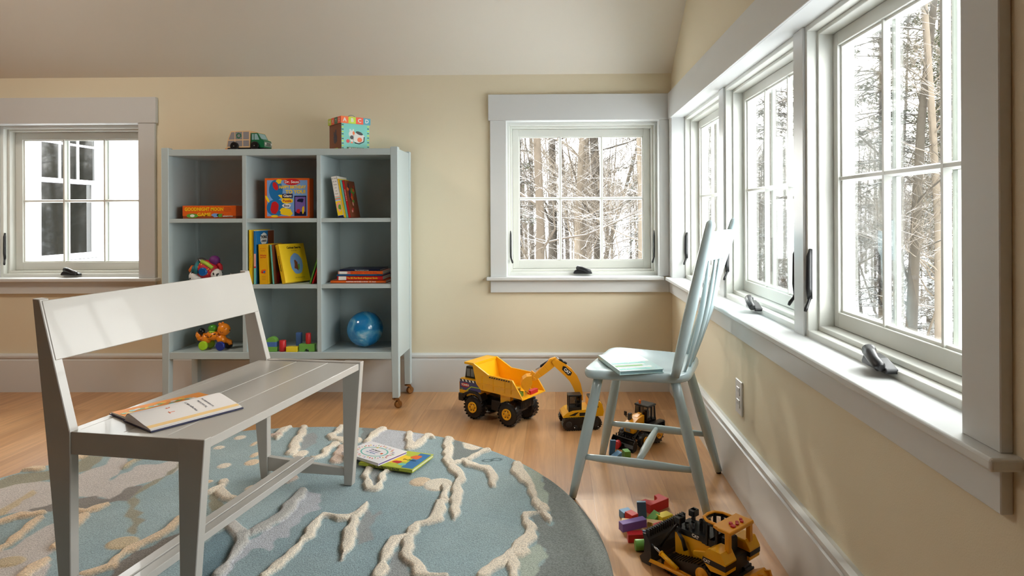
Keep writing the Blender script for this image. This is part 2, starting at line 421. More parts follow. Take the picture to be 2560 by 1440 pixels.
# ---- outlet
pl = thing('outlet_plate', 'long white electrical receptacle strip plate on the right wall below the window', 'outlet', (WX, 2.18, .325), -PI/2)
b = MB(); b.rbox(-.036, .036, -.006, 0, -.058, .058, .002); b.build('plate', mat('white_plastic', (222, 222, 222), .35), pl)
for z in (-.021, .021):
    b = MB(); b.rbox(-.017, .017, -.0085, -.005, z-.014, z+.014, .002, 0)
    for x in (-.006, .006): b.box(x-.001, x+.001, -.0087, -.0080, z-.003, z+.006, 1)
    b.build('socket', [mat('white_plastic', None), m_black], pl)
# ================================================================== OUTSIDE: snowy ground, woods, neighbouring wing
GZ = -2.9
def snow_mix_mat(name, rgb, snow_lo, snow_hi, rough=.85, noise=.25, nscale=6, band=0):
    m = bpy.data.materials.new(name); m.use_nodes = True; nt = m.node_tree; N = nt.nodes; L = nt.links; b = N['Principled BSDF']
    tc = N.new('ShaderNodeTexCoord'); g = N.new('ShaderNodeNewGeometry'); sp = N.new('ShaderNodeSeparateXYZ'); L.new(g.outputs['Normal'], sp.inputs[0])
    n = N.new('ShaderNodeTexNoise'); n.inputs['Scale'].default_value = nscale; n.inputs['Detail'].default_value = 5; L.new(tc.outputs['Object'], n.inputs[0])
    r = N.new('ShaderNodeMapRange'); r.inputs[3].default_value = 1-noise; r.inputs[4].default_value = 1+noise; L.new(n.outputs['Fac'], r.inputs[0])
    mx = N.new('ShaderNodeMix'); mx.data_type = 'RGBA'; mx.blend_type = 'MULTIPLY'; mx.inputs[0].default_value = 1; mx.inputs[6].default_value = srgb(*rgb); L.new(r.outputs[0], mx.inputs[7])
    ad = N.new('ShaderNodeMath'); ad.operation = 'MULTIPLY_ADD'; ad.inputs[1].default_value = .7; L.new(n.outputs['Fac'], ad.inputs[0]); L.new(sp.outputs[2], ad.inputs[2])
    s = N.new('ShaderNodeMapRange'); s.inputs[1].default_value = snow_lo; s.inputs[2].default_value = snow_hi; L.new(ad.outputs[0], s.inputs[0])
    m2 = N.new('ShaderNodeMix'); m2.data_type = 'RGBA'; L.new(s.outputs[0], m2.inputs[0]); L.new(mx.outputs[2], m2.inputs[6]); m2.inputs[7].default_value = srgb(240, 243, 248)
    L.new(m2.outputs[2], b.inputs['Base Color']); b.inputs['Roughness'].default_value = rough; b.inputs['Specular IOR Level'].default_value = .05
    return m
m_bark = snow_mix_mat('snowy_grey_bark', (70, 63, 55), 1.05, 1.35)
m_barkd = snow_mix_mat('snowy_dark_bark', (52, 48, 43), 1.1, 1.45)
m_birch = snow_mix_mat('snowy_pale_bark', (90, 82, 72), 1.05, 1.35)
m_need = snow_mix_mat('snowy_evergreen_needles', (62, 68, 46), 1.05, 1.4, nscale=2.5)
m_tan = snow_mix_mat('dry_tan_leaves', (160, 140, 104), 1.1, 1.5, nscale=3)
m_snow = mat('snow', (238, 241, 247), .8, noise=.03, nscale=1.2)
b = MB()
NX = 40
gv = []; gf = []
for i in range(NX+1):
    for j in range(NX+1):
        x = -45+110*i/NX; y = -25+120*j/NX
        d = max(0, math.hypot(x, y)-14)
        gv.append((x, y, GZ+.05*d+.25*math.sin(x*.31)*math.cos(y*.27)))
for i in range(NX):
    for j in range(NX): a = i*(NX+1)+j; gf.append((a, a+NX+1, a+NX+2, a+1))
b.add(gv, gf, 0, True)
so = b.build('snow_ground', m_snow); tag(so, kind='structure')
def gz(x, y): return GZ+.05*max(0, math.hypot(x, y)-14)+.25*math.sin(x*.31)*math.cos(y*.27)

def bare_tree(seed, H=13, r=.17, bark=m_bark, dens=1.0, lean=.03, fork=False, detail=3):
    rnd = random.Random(seed); tr = MB(); br = MB()
    def grow(mb, p, d, L, r0, lvl, n):
        k = 6 if lvl < 2 else 4; pts = [p.copy()]; rs = [r0]; q = p.copy(); dd = d.copy()
        for i in range(k):
            dd = (dd+Vector((rnd.uniform(-1, 1), rnd.uniform(-1, 1), rnd.uniform(-.4, .7)))*(.10 if lvl == 0 else .34)*(1 if lvl else .45)).normalized()
            q = q+dd*(L/k); pts.append(q.copy()); rs.append(max(.0022, r0*(1-(i+1)/k*(.78 if lvl else .8))))
        mb.tube(pts, rs, 8 if lvl == 0 else (5 if lvl == 1 else 3), cap=False)
        if lvl >= detail: return
        cnt = int({0: 23, 1: 10, 2: 9}.get(lvl, 0)*dens)
        for c in range(cnt):
            t = rnd.uniform(.16 if lvl == 0 else .12, 1.0)*(k-.001); i = int(t); fr = t-i
            pp = pts[i].lerp(pts[i+1], fr); rr = rs[i]*(1-fr)+rs[i+1]*fr
            a = rnd.uniform(0, 2*PI); out = Vector((math.cos(a), math.sin(a), rnd.uniform(-.15, .75)))
            nd = (out*(1.0 if lvl == 0 else .8)+dd*(.25 if lvl == 0 else .7)).normalized()
            grow(br, pp, nd, L*rnd.uniform(.10, .26) if lvl == 0 else L*rnd.uniform(.3, .6), max(.003, rr*rnd.uniform(.14, .32)), lvl+1, 0)
    grow(tr, Vector((0, 0, 0)), Vector((lean, -lean*.5, 1)).normalized(), H, r, 0, 0)
    if fork:
        grow(tr, Vector((0, 0, 1.2)), Vector((.30, .1, 1)).normalized(), H*.8, r*.75, 0, 0)
    return tr, br
def pine_tree(seed, H=12, spread=2.2, lo=.12):
    rnd = random.Random(seed); tr = MB(); fo = MB(); tr.tube([(0, 0, 0), (.05, .02, H*.5), (0, 0, H)], [.15, .1, .02], 7, cap=False)
    z = H*lo
    while z < H*.98:
        t = z/H; L = spread*(1-t)**.8*rnd.uniform(.7, 1.1)+.2
        for k in range(rnd.randint(4, 6)):
            a = rnd.uniform(0, 2*PI); ll = L*rnd.uniform(.7, 1.15); dx, dy = math.cos(a), math.sin(a); dr = rnd.uniform(-.28, .05)
            tr.tube([(0, 0, z), (dx*ll, dy*ll, z+dr*ll)], [.02, .006], 3, cap=False)
            for q in range(int(8+ll*9)):
                s_ = rnd.uniform(.2, 1.0); w = .32*(1.1-s_*.5); cx, cy, cz = dx*ll*s_+rnd.uniform(-w, w)*dy, dy*ll*s_-rnd.uniform(-w, w)*dx, z+dr*ll*s_+rnd.uniform(-.05, .08)
                for e in range(3):
                    aa = a+rnd.uniform(-1.4, 1.4); l2 = rnd.uniform(.10, .24); hx, hy = math.cos(aa)*l2, math.sin(aa)*l2; hz = rnd.uniform(-.07, .05)
                    wx, wy = -math.sin(aa)*.018, math.cos(aa)*.018
                    fo.add([(cx-wx, cy-wy, cz), (cx+wx, cy+wy, cz), (cx+hx+wx, cy+hy+wy, cz+hz), (cx+hx-wx, cy+hy-wy, cz+hz)], [(0, 1, 2, 3)])
        z += rnd.uniform(.22, .38)*(H/12)
    return tr, fo
def make_proto(kind, seed, **k):
    if kind == 'bare':
        tr, br = bare_tree(seed, **k); root = thing('bare_tree', '.', 'tree'); bk = k.get('bark', m_bark)
        tr.build('trunk', bk, root); br.build('branches', bk, root)
    else:
        tr, fo = pine_tree(seed, **k); root = thing('evergreen_tree', '.', 'tree')
        tr.build('trunk', m_barkd, root); fo.build('needles', m_need, root)
    return root
P1 = make_proto('bare', 3, H=14, r=.13, dens=1.1)
P2 = make_proto('bare', 8, H=12, r=.09, dens=1.1, bark=m_birch, fork=True)
P3 = make_proto('bare', 15, H=15, r=.13, dens=1.2, bark=m_barkd)
P4 = make_proto('bare', 21, H=11, r=.06, dens=1.2, bark=m_birch)
Q1 = make_proto('pine', 5, H=12, spread=2.4, lo=.12)
Q2 = make_proto('pine', 9, H=15, spread=3.0, lo=.30)
rnd = random.Random(42)
used = set()
def plant(P, x, y, rz, s, label, group=None):
    loc = (x, y, gz(x, y)-.05)
    if P.name not in used:
        used.add(P.name); P.location = loc; P.rotation_euler = (0, 0, rz); P.scale = (s, s, s); P['label'] = label; o = P
    else: o = copy_tree(P, loc, rz, s, label)
    if group: o['group'] = group
    return o
# nearest trees, each told apart by the window it is seen through
near = [
 (P1, -.28, 10.6, .4, .8, 'grey snowy tree trunk seen through the left column of panes of the back window'),
 (P2, .48, 12.6, 1.2, 1.0, 'pale forked snowy tree seen in the middle of the back window'),
 (P3, .92, 13.2, 2.2, .9, 'dark trunk standing just behind the pale forked tree in the back window'),
 (P4, 1.55, 11.5, 2.9, 1.1, 'thin snowy tree seen through the right column of panes of the back window'),
 (Q2, 6.6, 12.8, .7, .95, 'evergreen whose foliage fills the nearest right window, left pane'),
 (Q1, 4.9, 14.6, 1.7, .9, 'evergreen behind the bare trees in the middle right window'),
 (P3, 4.9, 9.2, .3, .72, 'thick mottled tree trunk seen through the nearest right window, left pane'),
 (P2, 6.1, 10.2, 3.9, .95, 'pale leaning tree whose limbs cross the nearest right window, upper right pane'),
 (Q1, 6.9, 11.0, .4, .62, 'snow-dusted evergreen seen low in the nearest right window'),
 (P1, 4.2, 12.4, 5.0, 1.0, 'grey bare tree seen through the middle right window'),
 (Q2, 8.6, 14.2, 2.0, .8, 'tall evergreen behind the leaning tree in the nearest right window'),
 (Q1, 4.2, 15.6, 2.6, .75, 'evergreen low in the middle right window'),
 (P4, 3.2, 12.8, 1.9, 1.1, 'thin pale tree seen through the farthest right window'),
 (Q2, -1.0, 17.5, 1.1, .8, 'evergreen with spreading boughs behind the left panes of the back window'),
]
for P, x, y, rz, s, lb in near: plant(P, x, y, rz, s, lb)
k = 0
spots = [(t_[1], t_[2]) for t_ in near]
tries = 0
while k < NTREE and tries < 6000:
    tries += 1
    d = 13+40*rnd.random()**1.1; a = R(rnd.uniform(-7, 37)); x = d*math.sin(a); y = d*math.cos(a)
    if min(math.hypot(x-p[0], y-p[1]) for p in spots) < .75: continue
    spots.append((x, y)); k += 1
    u = rnd.random(); P = P1 if u < .24 else P2 if u < .42 else P3 if u < .60 else P4 if u < .84 else Q1 if u < .93 else Q2
    pine = P in (Q1, Q2)
    plant(P, x, y, rnd.uniform(0, 6.28), (rnd.uniform(.5, .8) if pine else rnd.uniform(.62, .95))*(1 if d < 22 else .62),
          'evergreen deep in the snowy woods beyond the windows' if pine else 'leafless tree deep in the snowy woods beyond the windows',
          'evergreens deep in the woods' if pine else 'leafless trees deep in the woods')

k = 0; tries = 0
while k < NTREE*.62 and tries < 6000:
    tries += 1
    d = 12+24*rnd.random(); a = R(rnd.uniform(-6, 36)); x = d*math.sin(a); y = d*math.cos(a)
    if min(math.hypot(x-p[0], y-p[1]) for p in spots) < .6: continue
    spots.append((x, y)); k += 1
    plant((P1, P4, P2)[k % 3], x, y, rnd.uniform(0, 6.28), rnd.uniform(.30, .46), 'low twiggy sapling in the snowy woods beyond the windows', 'saplings in the woods')

# ---- the white clapboard wing seen through the left window
m_clap = mat('white_clapboard', (238, 238, 236), .6)
XW = -5.6
wing = thing('house_wing', 'white clapboard wing of the house with a double-hung window, seen through the left window', 'building', (XW, 7.3, GZ))
b = MB()
y0, y1 = -3.3, 4.2; wz0, wz1 = 3.35, 5.15; wy0, wy1 = -.48, .52
def siding(a, c, z0, z1):
    z = z0
    while z < z1-1e-6:
        h = min(.115, z1-z); b.prism([(.0, z), (.014, z), (.004, z+h), (0, z+h)], a, c, 'y'); z += .115
b.box(-.3, 0, y0, wy0, 0, 6.5); b.box(-.3, 0, wy1, y1, 0, 6.5); b.box(-.3, 0, wy0, wy1, 0, wz0); b.box(-.3, 0, wy0, wy1, wz1, 6.5)
siding(y0, wy0-.1, 0, 6.4); siding(wy1+.1, y1, 0, 6.4); siding(wy0-.1, wy1+.1, 0, wz0-.1); siding(wy0-.1, wy1+.1, wz1+.1, 6.4)
b.build('wall', m_clap, wing)
f = MB()
f.box(-.02, .035, wy0-.11, wy0, wz0-.05, wz1+.13); f.box(-.02, .035, wy1, wy1+.11, wz0-.05, wz1+.13); f.box(-.02, .035, wy0, wy1, wz1, wz1+.13); f.box(-.1, .07, wy0-.14, wy1+.14, wz0-.06, wz0)
f.box(-.14, -.0, wy0, wy0+.035, wz0, wz1); f.box(-.14, -.0, wy1-.035, wy1, wz0, wz1)
f.build('window_frame', m_ext, wing)
zm = (wz0+wz1)/2+.02
for nm, a0, a1, v in (('lower_sash', wz0, zm+.03, -.09), ('upper_sash', zm-.03, wz1, -.05)):
    s = MB(); s.box(v-.02, v+.02, wy0+.035, wy0+.085, a0, a1); s.box(v-.02, v+.02, wy1-.085, wy1-.035, a0, a1)
    s.box(v-.02, v+.02, wy0+.085, wy1-.085, a0, a0+.07 if nm[0] == 'l' else a0+.05); s.box(v-.02, v+.02, wy0+.085, wy1-.085, a1-.05, a1)
    if nm[0] == 'u':
        for q in (1, 2): y_ = wy0+.085+(wy1-wy0-.17)*q/3; s.box(v-.012, v+.012, y_-.012, y_+.012, a0+.05, a1-.05)
        s.box(v-.0125, v+.0125, wy0+.085, wy1-.085, (a0+a1)/2-.012, (a0+a1)/2+.012)
    s.build(nm, m_ext, wing)
g = MB(); g.box(-.093, -.089, wy0+.06, wy1-.06, wz0+.05, zm); g.box(-.053, -.049, wy0+.06, wy1-.06, zm, wz1-.03)
mg_ = mat('dark_window_glass', (14, 16, 14), .04); mg_.node_tree.nodes['Principled BSDF'].inputs['Specular IOR Level'].default_value = 1.0
g.build('window_glass', mg_, wing)
# a few trees that the wing's window mirrors
for P, x, y, s in ((P1, 2.3, 19.5, 1.0), (P2, -1.8, 15.5, 1.0), (Q1, 0.2, 21.5, .9)):
    pass

# ================================================================== LIGHT
w = bpy.data.worlds.new('World'); scene.world = w; w.use_nodes = True; nt = w.node_tree; bg = nt.nodes['Background']
tc = nt.nodes.new('ShaderNodeTexCoord'); sp = nt.nodes.new('ShaderNodeSeparateXYZ'); nt.links.new(tc.outputs['Generated'], sp.inputs[0])
rp = nt.nodes.new('ShaderNodeValToRGB'); nt.links.new(sp.outputs[2], rp.inputs[0])
rp.color_ramp.elements[0].position = .0; rp.color_ramp.elements[0].color = (1, .975, .94, 1)
rp.color_ramp.elements[1].position = .5; rp.color_ramp.elements[1].color = (.985, .985, .98, 1)
nt.links.new(rp.outputs[0], bg.inputs[0]); bg.inputs[1].default_value = SKY
sun = bpy.data.lights.new('sun', 'SUN'); sun.energy = SUN; sun.angle = R(1.2); sun.color = (1, .93, .80)
so = bpy.data.objects.new('sun', sun); COL.objects.link(so)
d = Vector((.16, -1, -.50)); so.rotation_euler = d.to_track_quat('-Z', 'Y').to_euler()
def portal(name, loc, rot, sx, sy):
    l = bpy.data.lights.new(name, 'AREA'); l.shape = 'RECTANGLE'; l.size = sx; l.size_y = sy; l.cycles.is_portal = True
    o = bpy.data.objects.new(name, l); COL.objects.link(o); o.location = loc; o.rotation_euler = rot
# portals only guide the sampling of the daylight that comes through each window
portal('daylight_portal_back', (.152, WY+.21, 1.04), (-PI/2, 0, 0), .82, .85)
portal('daylight_portal_left', (-2.663, WY+.21, 1.04), (-PI/2, 0, 0), .82, .85)
portal('daylight_portal_right', (WX+.21, 2.15, 1.04), (0, PI/2, 0), .85, 2.4)
# added warm fill light high at the left, out of view, no fixture
lp = bpy.data.lights.new('fill_light', 'AREA'); lp.shape = 'DISK'; lp.size = .6; lp.energy = FILL; lp.color = (1, .88, .74)
lo = bpy.data.objects.new('fill_light', lp); COL.objects.link(lo); lo.location = (-2.5, 1.9, 2.45)

# ================================================================== CAMERA
cam = bpy.data.cameras.new('camera'); co = bpy.data.objects.new('camera', cam); COL.objects.link(co); scene.camera = co
cam.sensor_width = 36; cam.sensor_fit = 'HORIZONTAL'; cam.lens = F_PX/2560*36; cam.clip_start = .02; cam.clip_end = 300
cam.shift_x = (1280-PX)/2560; cam.shift_y = (PY-720)/2560
co.matrix_world = T(0, 0, EYE) @ Rz(YAW) @ Rx(PI/2) @ Rz(-ROLL)
scene.view_settings.view_transform = 'Standard'; scene.view_settings.look = 'None'; scene.view_settings.gamma = 1; scene.view_settings.exposure = EXPO
scene.view_settings.use_curve_mapping = False
scene.cycles.use_denoising = True; scene.cycles.use_adaptive_sampling = True; scene.cycles.adaptive_threshold = .02; scene.cycles.max_bounces = 8; scene.cycles.diffuse_bounces = 5; scene.cycles.glossy_bounces = 3
scene.cycles.transparent_max_bounces = 12; scene.cycles.sample_clamp_indirect = 6; scene.cycles.caustics_reflective = False; scene.cycles.caustics_refractive = False
# ================================================================== BOOKCASE
m_case = mat('pale_blue_grey_paint', (178, 192, 194), .42, noise=.01)
m_brass = mat('brass_caster', (150, 108, 66), .35, metal=1)
m_dkrub = mat('dark_rubber', (40, 34, 30), .6)
CF, CB = 3.105, 3.395              # front and back of the case
cx0, cx1 = on_y(404, 700, CF).x, on_y(995.5, 700, CF).x
case = thing('bookcase', 'pale blue-grey painted cubby bookcase with nine openings on brass casters against the back wall', 'bookcase', ((cx0+cx1)/2, (CF+CB)/2, 0))
CW = cx1-cx0; hw = CW/2; hd = (CB-CF)/2
def cxl(px): return on_y(px, 700, CF).x-case.location.x
zt = on_y(700, 372, CF).z; zs1 = on_y(700, 546, CF).z; zs2 = on_y(700, 711.5, CF).z; zb = on_y(700, 881, CF).z
ztl = 1.288
for sx in (-1, 1):
    for sy in (-1, 1):
        b = MB(); xo = sx*hw; xi = sx*(hw-.036)
        b.prism([(min(xo, xi)+(.004 if sx > 0 else 0), .055), (max(xo, xi)-(.004 if sx < 0 else 0), .055), (max(xo, xi), .3), (max(xo, xi), ztl), (min(xo, xi), ztl), (min(xo, xi), .3)], sy*hd-(.0 if sy < 0 else .036), sy*hd+(.036 if sy < 0 else 0), 'y')
        b.build('corner_post', m_case, case, bevel=.002, seg=1)
for nm, z0, z1 in (('top_board', zt-.032, zt), ('bottom_board', zb-.034, zb)):
    b = MB(); b.box(-hw+.034, hw-.034, -hd+.002, hd-.006, z0, z1); b.build(nm, m_case, case, bevel=.0015, seg=1)
d1, d2 = (cxl(605.5)+cxl(616))/2, (cxl(792)+cxl(802.5))/2
for sx in (-1, 1):
    b = MB(); b.box(sx*hw-(.022 if sx > 0 else -.004), sx*hw+(.022 if sx < 0 else -.004), -hd+.034, hd-.034, zb-.034, zt-.001); b.build('side_panel', m_case, case)
b = MB(); b.box(-hw+.03, hw-.03, hd-.012, hd-.006, zb-.02, zt-.01); b.build('back_panel', m_case, case)
for d in (d1, d2):
    b = MB(); b.box(d-.0105, d+.0105, -hd+.003, hd-.012, zb, zt-.032); b.build('divider', m_case, case, bevel=.001, seg=1)
XS = [(-hw+.036, d1-.0105), (d1+.0105, d2-.0105), (d2+.0105, hw-.036)]
for a, c in XS:
    for z in (zs1, zs2):
        b = MB(); b.box(a-.001 if a > -hw+.04 else a-.014, c+.001 if c < hw-.04 else c+.014, -hd+.0045, hd-.012, z-.02, z); b.build('shelf', m_case, case, bevel=.001, seg=1)
for sx in (-1, 1):
    for sy in (-1, 1):
        x, y = sx*(hw-.018), sy*(hd-.018); b = MB(); a = .7 if sx > 0 else -.5
        M = T(x, y, 0) @ Rz(a)
        b.cyl((0, 0, .05), (0, 0, .06), .012, M=M); b.prism([(-.014, .05), (.012, .05), (.02, .022), (.014, .016), (.002, .04), (-.014, .044)], -.011, .011, 'y', M=M)
        c = b.build('caster', m_brass, case); w_ = MB(); w_.lathe([(-.008, .014), (-.006, .019), (.006, .019), (.008, .014)], (.012, 0, .019), (.012, 1, .019), 18, M=M); w_.build('caster_wheel', m_brass if sx > 0 else m_dkrub, c)
CX = case.location.x; CY = case.location.y
def shelf_x(i): return (XS[i][0]+CX, XS[i][1]+CX)
SZ = (zs1, zs2, zb)

# ================================================================== BENCH
m_bench = mat('greige_bench_paint', (181, 177, 171), .3, coat=.15)
rug_top = .022
bo = on_z(165, 1082, .445); ang = -math.atan2(.16, .987)
bench = thing('bench', 'greige painted child-height wooden bench with one wide back board, standing on the rug', 'bench', (-1.137, 1.473, 0), ang)
L = .785; D = .352; st = .445; th = .024; LZ = rug_top+.001
def rear_profile(): return [(0, LZ), (0, st), (-.083, .755), (-.103, .757), (-.066, st-.02), (-.026, LZ)]
def front_profile(): return [(D+0, LZ), (D+.026, LZ), (D+.063-.002, st+.002), (D, st+.002)]
D2 = D-.062
for y in (0, L-th):
    b = MB(); b.prism(rear_profile(), y, y+th, 'y'); b.build('rear_post', m_bench, bench, bevel=.0015, seg=1)
    b = MB(); b.prism([(D2, LZ), (D2+.030, LZ), (D2+.064, st+.003), (D2-.004, st+.003)], y, y+th, 'y'); b.build('front_leg', m_bench, bench, bevel=.0015, seg=1)
    b = MB(); b.box(0, D2-.002, y+.003, y+th-.002, st-.052, st+.001); b.build('end_rail', m_bench, bench, bevel=.001, seg=1)
    b = MB()
    if y > 0: b.prism([(0, .052), (0, .102), (D2, .078), (D2, .054)], y+.003, y+th-.003, 'y')
    else: b.prism([(0, .052), (0, .102), (D2, .078), (D2, .054)], y+.003, y+th-.003, 'y')
    b.build('stretcher', m_bench, bench, bevel=.001, seg=1)
# seat boards run the length
sb = [(-.0, .118), (.1195, .236), (.2375, D2+.058)]
for a, c in sb:
    b = MB(); b.rbox(a+.0, c, th+.0005, L-th-.0005, st-.024, st-.002, .0015); b.build('seat_board', m_bench, bench)
b = MB(); b.box(-.03, -.002, th, L-th, st-.05, st-.003); b.build('rear_rail', m_bench, bench, bevel=.001, seg=1)
# back board in the plane of the posts' front faces
bd = Vector((-.083, 0, .31)).normalized(); nrm = Vector((bd.z, 0, -bd.x))
M = Matrix(((bd.x, 0, nrm.x, 0), (0, 1, 0, 0), (bd.z, 0, nrm.z, st), (0, 0, 0, 1)))
b = MB(M); b.box(.172, .317, th*.2, L-th*.2, -.019, .0015); b.build('back_board', m_bench, bench, bevel=.0015, seg=1)
for a, c in ((.112, .142), (.148, .178)):
    b = MB(); b.rbox(a, c, -.03 if False else .004, L-.02, .079 if False else .092, .112, .0015); b.build('long_stretcher', m_bench, bench)

# ================================================================== CHAIR
m_chair = mat('pale_grey_blue_chair_paint', (178, 197, 202), .26, coat=.3)
ca = math.atan2(-.33, .944)
chair = thing('side_chair', 'pale grey-blue wooden spindle-back chair with a plank seat, its back to the right windows', 'chair', (.325, 2.234, 0), ca)
# local x = toward the back of the chair, local y = toward the far side
def loop(r0):
    P = []
    cs = [(-.185, -.205, .06), (.165, -.170, .085), (.165, .170, .085), (-.185, .205, .06)]
    n = len(cs)
    for i, (x, y, r) in enumerate(cs):
        p = Vector((x, y)); a = Vector(cs[i-1][:2]); c = Vector(cs[(i+1) % n][:2])
        u = (a-p).normalized(); v = (c-p).normalized(); p0 = p+u*r; p2 = p+v*r
        for k in range(7):
            t = k/6; P.append((p0*(1-t)**2+p*2*t*(1-t)+p2*t*t))
    c0 = Vector((-.01, 0))
    out = []
    for i, p in enumerate(P):
        q = P[(i+1) % len(P)]; m_ = P[i-1]; tdir = (q-m_).normalized(); nn = Vector((tdir.y, -tdir.x))
        out.append(p+nn*r0*1.0)
    return out
ZS = .438
lv = [(-.020, ZS-.034), (-.006, ZS-.031), (.0, ZS-.020), (-.001, ZS-.008), (-.006, ZS-.002), (-.014, ZS), (-.05, ZS-.001), (-.09, ZS-.008), (-.14, ZS-.010)]
sgn = -1
b = MB(); rings = []
base = loop(0)
for off, z in lv:
    P = []
    for i, p in enumerate(base):
        if off > -.03:
            l_ = p.length; q = p*(1+off/l_)
        else:
            f_ = 1+off/.19; q = Vector((p.x*f_, p.y*f_))
        P.append((q.x, q.y, z))
    rings.append(P)
n = len(base); vs = [p for P in rings for p in P]; K = len(rings)
fs = [(i*n+k, i*n+(k+1) % n, (i+1)*n+(k+1) % n, (i+1)*n+k) for i in range(K-1) for k in range(n)]
fs.append(tuple(range(n))[::-1]); fs.append(tuple((K-1)*n+k for k in range(n)))
b.add(vs, fs, 0, True); so = b.build('seat', m_chair, chair, subsurf=1)
feet = [(-.218, -.191), (.222, -.191), (.222, .191), (-.218, .191)]
tops = [(-.135, -.155), (.115, -.140), (.115, .140), (-.135, .155)]
LEG = []
for (fx, fy), (tx, ty) in zip(feet, tops):
    f_ = Vector((fx, fy, .008)); t_ = Vector((tx, ty, ZS-.028)); LEG.append((f_, t_))
    b = MB(); pts = [f_.lerp(t_, k/8) for k in range(9)]; b.tube(pts, [.0125, .0145, .0165, .018, .0185, .0182, .0175, .0165, .0155], 18); lg = b.build('leg', m_chair, chair)
    g = MB(); g.cyl((fx-.0, fy, .0005), (fx, fy, .009), .0095, .008); g.build('glide', m_dkrub, lg)
def legpt(i, t): return LEG[i][0].lerp(LEG[i][1], t)
mids = []
for i, j in ((0, 1), (3, 2)):
    p, q = legpt(i, .335), legpt(j, .335); b = MB(); b.tube([p.lerp(q, k/8) for k in range(9)], [.0085, .0105, .0125, .0138, .0142, .0138, .0125, .0105, .0085], 16); b.build('side_stretcher', m_chair, chair); mids.append(p.lerp(q, .5))
b = MB(); b.tube([mids[0].lerp(mids[1], k/6) for k in range(7)], [.009, .0115, .0135, .014, .0135, .0115, .009], 16); b.build('cross_stretcher', m_chair, chair)
# back posts
def arc(p, q, bow, n=10):
    p = Vector(p); q = Vector(q); out = []
    for k in range(n+1):
        t = k/n; r_ = p.lerp(q, t); r_.x += bow*4*t*(1-t); out.append(r_)
    return out
posts = [((.120, -.172, ZS-.006), (.232, -.160, .92)), ((.120, .172, ZS-.006), (.284, .155, .925))]
for (p, q) in posts:
    b = MB(); pts = arc(p, q, 0, 12); rr = [.0155, .0175, .0190, .0198, .0202, .0204, .0204, .0203, .0201, .0198, .0194, .0188, .0176]
    e = (pts[-1]-pts[-2]).normalized(); pts[-1] = pts[-1]-e*.004
    for dd, r_ in ((.004, .0160), (.009, .0130), (.0125, .009), (.0145, .003)): pts.append(pts[12]+e*dd+Vector((.0006*dd/.004, 0, 0))); rr.append(r_)
    b.tube(pts, rr, 18, flat=.9, up=(1, 0, 0)); b.build('back_post', m_chair, chair)
def postpt(i, z):
    p, q = Vector(posts[i][0]), Vector(posts[i][1]); t = (z-p.z)/(q.z-p.z); return p.lerp(q, t)
# crest rail: curved board
b = MB(); NN = 12; vs = []; fs = []
for k in range(NN+1):
    t = k/NN
    for z, off in ((.800, 0), (.892, 0)):
        a, c = postpt(0, z), postpt(1, z); p = a.lerp(c, t); p.x += .022*4*t*(1-t)*.8
        for s_ in (-.006, .006): vs.append((p.x+s_, p.y, z+(.006*math.sin(PI*t) if z > .85 else 0)))
for k in range(NN):
    a = k*4; c = a+4
    fs += [(a, a+2, c+2, c), (a+1, c+1, c+3, a+3), (a+2, a+3, c+3, c+2), (a, c, c+1, a+1)]
fs += [(0, 1, 3, 2), (NN*4, NN*4+2, NN*4+3, NN*4+1)]
b.add(vs, [f[::-1] for f in fs], 0, False); b.build('crest_rail', m_chair, chair, bevel=.002, seg=2)
for k in range(4):
    t = .17+.22*k
    p = Vector((.135+.012*math.sin(PI*t), -.115+.23*k/3, ZS-.006)); a, c = postpt(0, .806), postpt(1, .806); q = a.lerp(c, t); q.x += .018*4*t*(1-t)*.8
    b = MB(); pts = arc(p, q, .012, 10); W = [.0075, .0085, .0105, .0125, .0140, .0148, .0148, .0142, .0130, .0110, .0095]
    b.tube(pts, W, 12, flat=.62, up=(1, 0, 0)); b.build('spindle', m_chair, chair)
# ================================================================== RUG (round hand-tufted rug with raised pale veins)
RC = Vector((-1.006, 1.645)); RR = 1.155; RZ = .020
def zc_(ox, oy, s): return lambda x, y: (ox+x/s, oy+y/s, s)
A_, B_, C_, D_ = zc_(940, 1040, 3.6), zc_(500, 1040, 3.6), zc_(0, 1100, 4.0), zc_(0, 960, 2.2857)
def gp(cv, x, y, r=0):
    px, py, s = cv(x, y); p = on_z(px, py, RZ); return (p.x, p.y, r/s*p.y/F_PX*1.2)
CREAM, PEACH, PINKC, TANC = srgb(224, 212, 194), srgb(214, 190, 160), srgb(205, 182, 166), srgb(190, 172, 140)
LILAC, GREYD, GREYM, SAGE, TEALD, LAV, OLIVE, BROWNG, TEAL = srgb(184, 186, 192), srgb(122, 128, 126), srgb(146, 150, 150), srgb(164, 174, 162), srgb(100, 126, 136), srgb(190, 183, 178), srgb(142, 138, 118), srgb(126, 120, 114), srgb(150, 168, 170)
